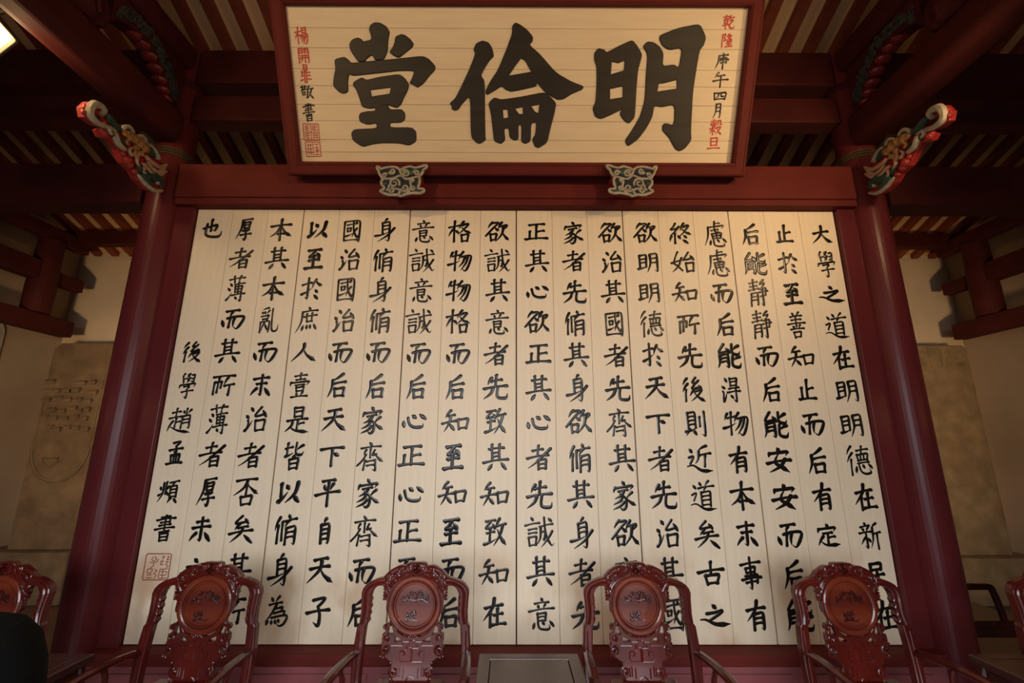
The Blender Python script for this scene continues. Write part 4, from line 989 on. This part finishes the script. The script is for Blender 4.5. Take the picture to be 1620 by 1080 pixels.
def make_armchair():
    t = thing('carved_armchair', None, 'chair')
    b = MB().plate(crest_out, crest_holes, -.016, .014, .005, back_map)
    for cx, cz, r0, a0, tn in ((.028, 1.026, .019, 200, 1.3), (.083, 1.010, .024, 30, -1.4), (.12, .986, .018, 90, 1.3), (.158, .972, .018, 180, -1.3), (.145, .93, .02, 120, 1.3), (.168, .925, .014, 0, 1.2), (.165, .885, .011, 60, -1.2), (.175, .955, .012, 200, 1.2)):
        p = spiral(cx, cz, r0, r0 * .2, a0, tn, 16)
        sym(b, p, .0042, .016, 6)
    for pts, r in (([(.0, 1.044), (.048, 1.041), (.06, 1.026), (.092, 1.029), (.125, 1.017), (.152, 1.002), (.182, .974)], .0055), ([(.005, .985), (.03, .99), (.055, .978), (.10, .962), (.135, .935), (.155, .90)], .007),
                   ([(.02, .996), (.05, .998), (.08, .985), (.11, .965)], .006), ([(.145, .905), (.16, .93), (.185, .95)], .008), ([(.10, .975), (.13, .955), (.155, .925)], .008), ([(.06, 1.02), (.10, 1.0), (.135, .985)], .006)):
        sym(b, [tuple(p)[:2] for p in smooth_path([(x, z, 0) for x, z in pts], 4)], r, .016)
    rs = random.Random(11)
    for k in range(26):
        a = R(rs.uniform(28, 88)); rr = rs.uniform(.165, .205)
        x, z = rr * math.cos(a), MC + rr * math.sin(a)
        if z > 1.03: continue
        for s in (1, -1): b.ball(back_map(s * x, z, .017), rs.uniform(.005, .009), 7, 4, (1.2, .8, 1))
    for x, z, r in ((0, 1.005, .017), (.018, .992, .012), (.036, 1.0, .010), (.0, 1.028, .010)):
        for s in (1, -1): b.ball(back_map(s * x, z, .018), r, 9, 5, (1.2, .8, 1))
    for z in (.935, .915, .898, .882, .866):
        for s in (1, -1): b.ball(back_map(s * .176, z, .010), .008, 7, 4)
    b.build('crest_rail', M_ROSE, t)
    for s in (1, -1):
        b = MB().plate([(s * x, z) for x, z in POST], [], -.02, .022, .008, back_map)
        for z in (.875, .845, .81, .776): b.ball(back_map(s * .254, z, .016), .010, 8, 5, (.9, .8, 1.3))
        b.tube([back_map(s * x, z, .021) for x, z in [tuple(p)[:2] for p in smooth_path([(.285, .75, 0), (.276, .80, 0), (.277, .85, 0), (.279, .89, 0), (.268, .918, 0), (.245, .935, 0), (.21, .948, 0), (.175, .95, 0)], 4)]], .009, 6)
        b.tube([back_map(s * .296, z, .018) for z in (.46, .55, .64, .72)], .006, 6)
        b.build('back_post', M_ROSE, t)
    # round panel with moulded rings
    rot = Matrix.Translation(back_map(0, MC, 0)) @ Matrix.Rotation(R(90) - TILT, 4, 'X')
    rd = MB().lathe([(.05, -.016), (.142, -.016), (.146, -.006), (.146, .008), (.142, .016), (.135, .020), (.123, .020), (.116, .017), (.112, .010), (.108, .016), (.103, .016), (.099, .009), (.05, .010), (0.0001, .010)], 64, rot)
    ro = rd.build('round_panel', M_ROSELIT, t, angle=30)
    b = MB()
    def fl(pts, r): b.tube([back_map(u, MC + v, .012) for u, v in pts], r, 5)
    fl([(.004, .012), (.012, .035), (.022, .07)], .0035); fl([(-.075, .02), (-.04, .028), (0, .022), (.04, .03), (.075, .01)], .0032)
    for k in range(34):
        u = rs.uniform(-.07, .075); v = .028 + .022 * math.cos(u * 20) + rs.uniform(-.02, .018)
        b.ball(back_map(u, MC + v, .011), rs.uniform(.004, .008), 6, 4, (1.3, .9, .9))
        if k % 3 == 0: fl([(u, v), (u + rs.uniform(-.012, .012), v - .016)], .0018)
    for k in range(18):
        u = rs.uniform(-.045, .01); v = -.05 + rs.uniform(-.022, .022)
        b.ball(back_map(u, MC + v, .011), rs.uniform(.0045, .009), 6, 4, (1.2, .9, .9))
    for off in (0, .012):
        fl([(-.05 + off, -.062), (-.03 + off, -.07), (-.01, -.066 - off * .4), (.02, -.074), (.035, -.066)], .0026)
    for u in (-.035, -.025, -.008, .004): fl([(u, -.055), (u + .003, -.075)], .002)
    b.build('relief_carving', M_RELIEF, ro)
    # pierced splat under the panel
    b = MB().plate(splat_out, splat_holes, -.014, .010, .004, back_map)
    for pts in ([(.004, .672), (.018, .672), (.018, .640), (.004, .640)], [(.018, .665), (.052, .665), (.052, .648), (.115, .648)], [(.030, .640), (.030, .655)],
                [(.004, .636), (.036, .636), (.036, .628), (.03, .628)], [(.004, .575), (.060, .575), (.067, .590), (.066, .618), (.056, .624), (.042, .620), (.038, .606), (.046, .600), (.052, .606)],
                [(.004, .575), (.004, .634)], [(.060, .555), (.060, .510), (.072, .510), (.072, .550)], [(.040, .548), (.040, .500)]):
        sym(b, pts, .0034, .012, 5)
    for cx, cz, r0, a0, tn in ((.146, .626, .026, 100, 1.1), (.146, .682, .017, 250, -1.2), (.094, .528, .020, 80, 1.2), (.155, .735, .013, 200, 1.2), (.125, .748, .010, 30, 1.2), (.094, .528, .028, 60, -.9)):
        sym(b, spiral(cx, cz, r0, r0 * .35, a0, tn, 16), .0045, .012)
    for x, z in ((.0, .690), (.012, .694), (.022, .687), (.168, .66), (.17, .60), (.112, .572), (.108, .50), (.096, .545), (.155, .595)):
        for s in (1, -1): b.ball(back_map(s * x, z, .013), .006, 7, 4)
    relief(b, circ(0, .483, .026, 0, 180, 10), .004, .012, 5)
    b.build('splat', M_ROSE, t)
    # seat
    st = MB()
    st.plate([(-.31, -.25), (.31, -.25), (.31, .20), (.25, .245), (-.25, .245), (-.31, .20)], [], .425, .470, .010, lambda u, v, d: (u, v, d))
    st.build('seat', M_ROSE, t)
    MB().cbox(-.255, .255, -.19, .17, .468, .474, .003).build('seat_panel', M_ROSELIT, t)
    MB().cbox(-.17, .17, .175, .235, .468, .492, .008).build('seat_back_rail', M_ROSE, t)
    ap = MB()
    ap.plate([(-.29, .36), (-.22, .375), (-.12, .345), (0, .365), (.12, .345), (.22, .375), (.29, .36), (.29, .43), (-.29, .43)], [], .225, .245, .004, lambda u, v, d: (u, -d, v))
    for s in (-1, 1): ap.plate([(-.22, .37), (-.1, .36), (0, .375), (.1, .36), (.2, .37), (.2, .43), (-.22, .43)], [], .275, .300, .004, lambda u, v, d, s=s: (s * d, u, v))
    ap.build('apron', M_ROSE, t)
    for s in (-1, 1):
        p = smooth_path([(s * .275, -.222, .43), (s * .298, -.242, .34), (s * .300, -.230, .20), (s * .285, -.215, .08), (s * .300, -.235, .025), (s * .305, -.24, 0)], 4)
        MB().tube(p, [.036, .038, .038, .037, .036, .033, .031, .029, .027, .026, .024, .023, .022, .022, .023, .025, .027, .03, .031, .031, .03][:len(p)], 10).build('leg', M_ROSE, t)
        p = smooth_path([(s * .295, .212, .43), (s * .297, .215, .25), (s * .295, .225, .10), (s * .297, .245, 0)], 4)
        MB().tube(p, .024, 4).build('leg', M_ROSE, t)
    MB().cbox(-.27, .27, -.02, .02, .10, .125, .004).cbox(-.295, -.265, -.21, .22, .10, .125, .004).cbox(.265, .295, -.21, .22, .10, .125, .004).build('stretcher', M_ROSE, t)
    for s in (-1, 1):
        arm = MB()
        p = smooth_path([(s * .284, .225, .612), (s * .290, .14, .626), (s * .300, .0, .634), (s * .306, -.13, .632), (s * .300, -.20, .622), (s * .285, -.215, .60)], 5)
        arm.tube(p, [.019 + .006 * math.sin(math.pi * i / (len(p) - 1)) for i in range(len(p))], 8, True, .72, (0, 0, 1))
        a = arm.build('arm', M_ROSE, t)
        q = smooth_path([(s * .300, -.185, .615), (s * .280, -.20, .57), (s * .300, -.195, .51), (s * .285, -.21, .465)], 5)
        MB().tube(q, .017, 8).build('arm_support', M_ROSE, a)
        q = smooth_path([(s * .300, .02, .62), (s * .285, .02, .57), (s * .296, .01, .52), (s * .280, .01, .465)], 5)
        MB().tube(q, .013, 8).build('arm_support', M_ROSE, a)
    return t

def copy_tree(o, parent=None):
    c = o.copy(); COL.objects.link(c)
    if parent is not None: c.parent = parent
    for ch in list(o.children): copy_tree(ch, c)
    return c
chair0 = make_armchair()
CH_Y = 2.45
chairs = [(-1.675, 'carved rosewood armchair in front of the leftmost panels, beside the red seal', 0),
          (-.553, 'carved rosewood armchair just left of the centre, with the tea table at its right', 0),
          (.642, 'carved rosewood armchair just right of the centre, with the tea table at its left', 0),
          (1.780, 'carved rosewood armchair in front of the rightmost panels, near the right column', 0),
          (-2.80, 'carved rosewood armchair cut by the left picture edge', 0),
          (2.955, 'carved rosewood armchair cut by the right picture edge', 0)]
for i, (x, lab, rz) in enumerate(chairs):
    o = chair0 if i == 0 else copy_tree(chair0)
    o.location = (x, CH_Y, 0); o.rotation_euler = (0, 0, R(rz))
    tag(o, lab, 'chair', 'row of carved armchairs')

# ---------------------------------------------------------------- tea tables between the chairs
def make_table():
    t = thing('tea_table', None, 'table')
    w, d, h = .235, .24, .70
    tp = MB()
    tp.plate([(-w, -d), (w, -d), (w, d), (-w, d)], [[(-w + .055, -d + .055), (w - .055, -d + .055), (w - .055, d - .055), (-w + .055, d - .055)]], h - .035, h, .007, lambda u, v, q: (u, v, q))
    tp.build('table_top', M_TABLE, t)
    MB().cbox(-w + .057, w - .057, -d + .057, d - .057, h - .03, h - .002, .003).build('inset_panel', M_TABLE, t)
    ap = MB()
    for s in (-1, 1):
        ap.plate([(-w + .03, h - .10), (-w + .09, h - .08), (0, h - .095), (w - .09, h - .08), (w - .03, h - .10), (w - .03, h - .033), (-w + .03, h - .033)], [], d - .045, d - .025, .004, lambda u, v, q, s=s: (u, s * q, v))
        ap.plate([(-d + .03, h - .10), (-d + .09, h - .08), (0, h - .095), (d - .09, h - .08), (d - .03, h - .10), (d - .03, h - .033), (-d + .03, h - .033)], [], w - .045, w - .025, .004, lambda u, v, q, s=s: (s * q, u, v))
    ap.build('apron', M_TABLE, t)
    for sx in (-1, 1):
        for sy in (-1, 1):
            MB().tube(smooth_path([(sx * (w - .035), sy * (d - .035), h - .034), (sx * (w - .028), sy * (d - .028), h - .15), (sx * (w - .04), sy * (d - .04), .15), (sx * (w - .03), sy * (d - .03), 0)], 4), .02, 6).build('leg', M_TABLE, t)
    MB().cbox(-w + .035, w - .035, -d + .035, d - .035, .18, .20, .004).build('shelf', M_TABLE, t)
    return t
tb0 = make_table()
for i, (x, lab) in enumerate(((.046, 'dark square tea table with an inset top between the two middle armchairs'),
                              (-2.24, 'dark tea table between the two armchairs on the far left'),
                              (2.37, 'dark tea table between the two armchairs on the far right'))):
    o = tb0 if i == 0 else copy_tree(tb0)
    o.location = (x, 2.20, 0)
    tag(o, lab, 'table', 'tea tables between the armchairs')

# ---------------------------------------------------------------- plain square armchair behind the right column
sq = thing('square_armchair', 'dark plain square-armed chair seen in profile behind the right column', 'chair', (3.30, 3.78, 0))
MB().cbox(-.30, .30, -.25, .25, .43, .475, .01).build('seat', M_RELIEF, sq)
MB().cbox(-.27, .27, -.22, .22, .36, .432, .008).build('apron', M_RELIEF, sq)
for x in (-.255, .255):
    for y in (-.205, .205):
        MB().tube(smooth_path([(x, y, .43), (x * 1.04, y * 1.04, .25), (x, y, .06), (x * 1.08, y * 1.08, 0)], 4), .026, 4).build('leg', M_RELIEF, sq)
for y in (-.225, .225):
    MB().tube(smooth_path([(-.26, y, .69), (.02, y, .69), (.085, y, .685), (.10, y, .66), (.125, y, .56), (.14, y, .47)], 5), .022, 8).build('arm', M_RELIEF, sq)
MB().plate(rrect(-.24, .24, .47, .98, .03), [rrect(-.19, .19, .56, .90, .02)], -.02, .02, .006, lambda u, v, d: (-.27 + d - (v - .47) * .08, u, v)).build('backrest', M_RELIEF, sq)

# ---------------------------------------------------------------- unidentified dark shape, modelled as a draped black form, in the lower left corner, close to the viewer
cs = thing('dark_shape', 'unidentified black rounded shape filling the lower left corner close to the viewer', 'shape', (-1.40, 1.30, 0))
b = MB(); n = 48; prof = [(.20, 0.0), (.19, .3), (.17, .7), (.155, 1.0), (.145, 1.10), (.125, 1.165), (.09, 1.205), (.05, 1.222), (.0005, 1.226)]
vs = []; fs = []
for i, (r, h) in enumerate(prof):
    for j in range(n):
        a = 2 * math.pi * j / n
        k = 1 + .09 * math.sin(9 * a + i * .15) * max(0, 1 - h / 1.15)
        vs.append((r * k * math.cos(a), r * k * math.sin(a), h))
for i in range(len(prof) - 1):
    for j in range(n):
        a, c = i * n + j, i * n + (j + 1) % n
        fs.append((a, c, c + n, a + n))
fs.append(tuple(range(n - 1, -1, -1)))
b.add(vs, fs).build('black_form', M_BLACK, cs)
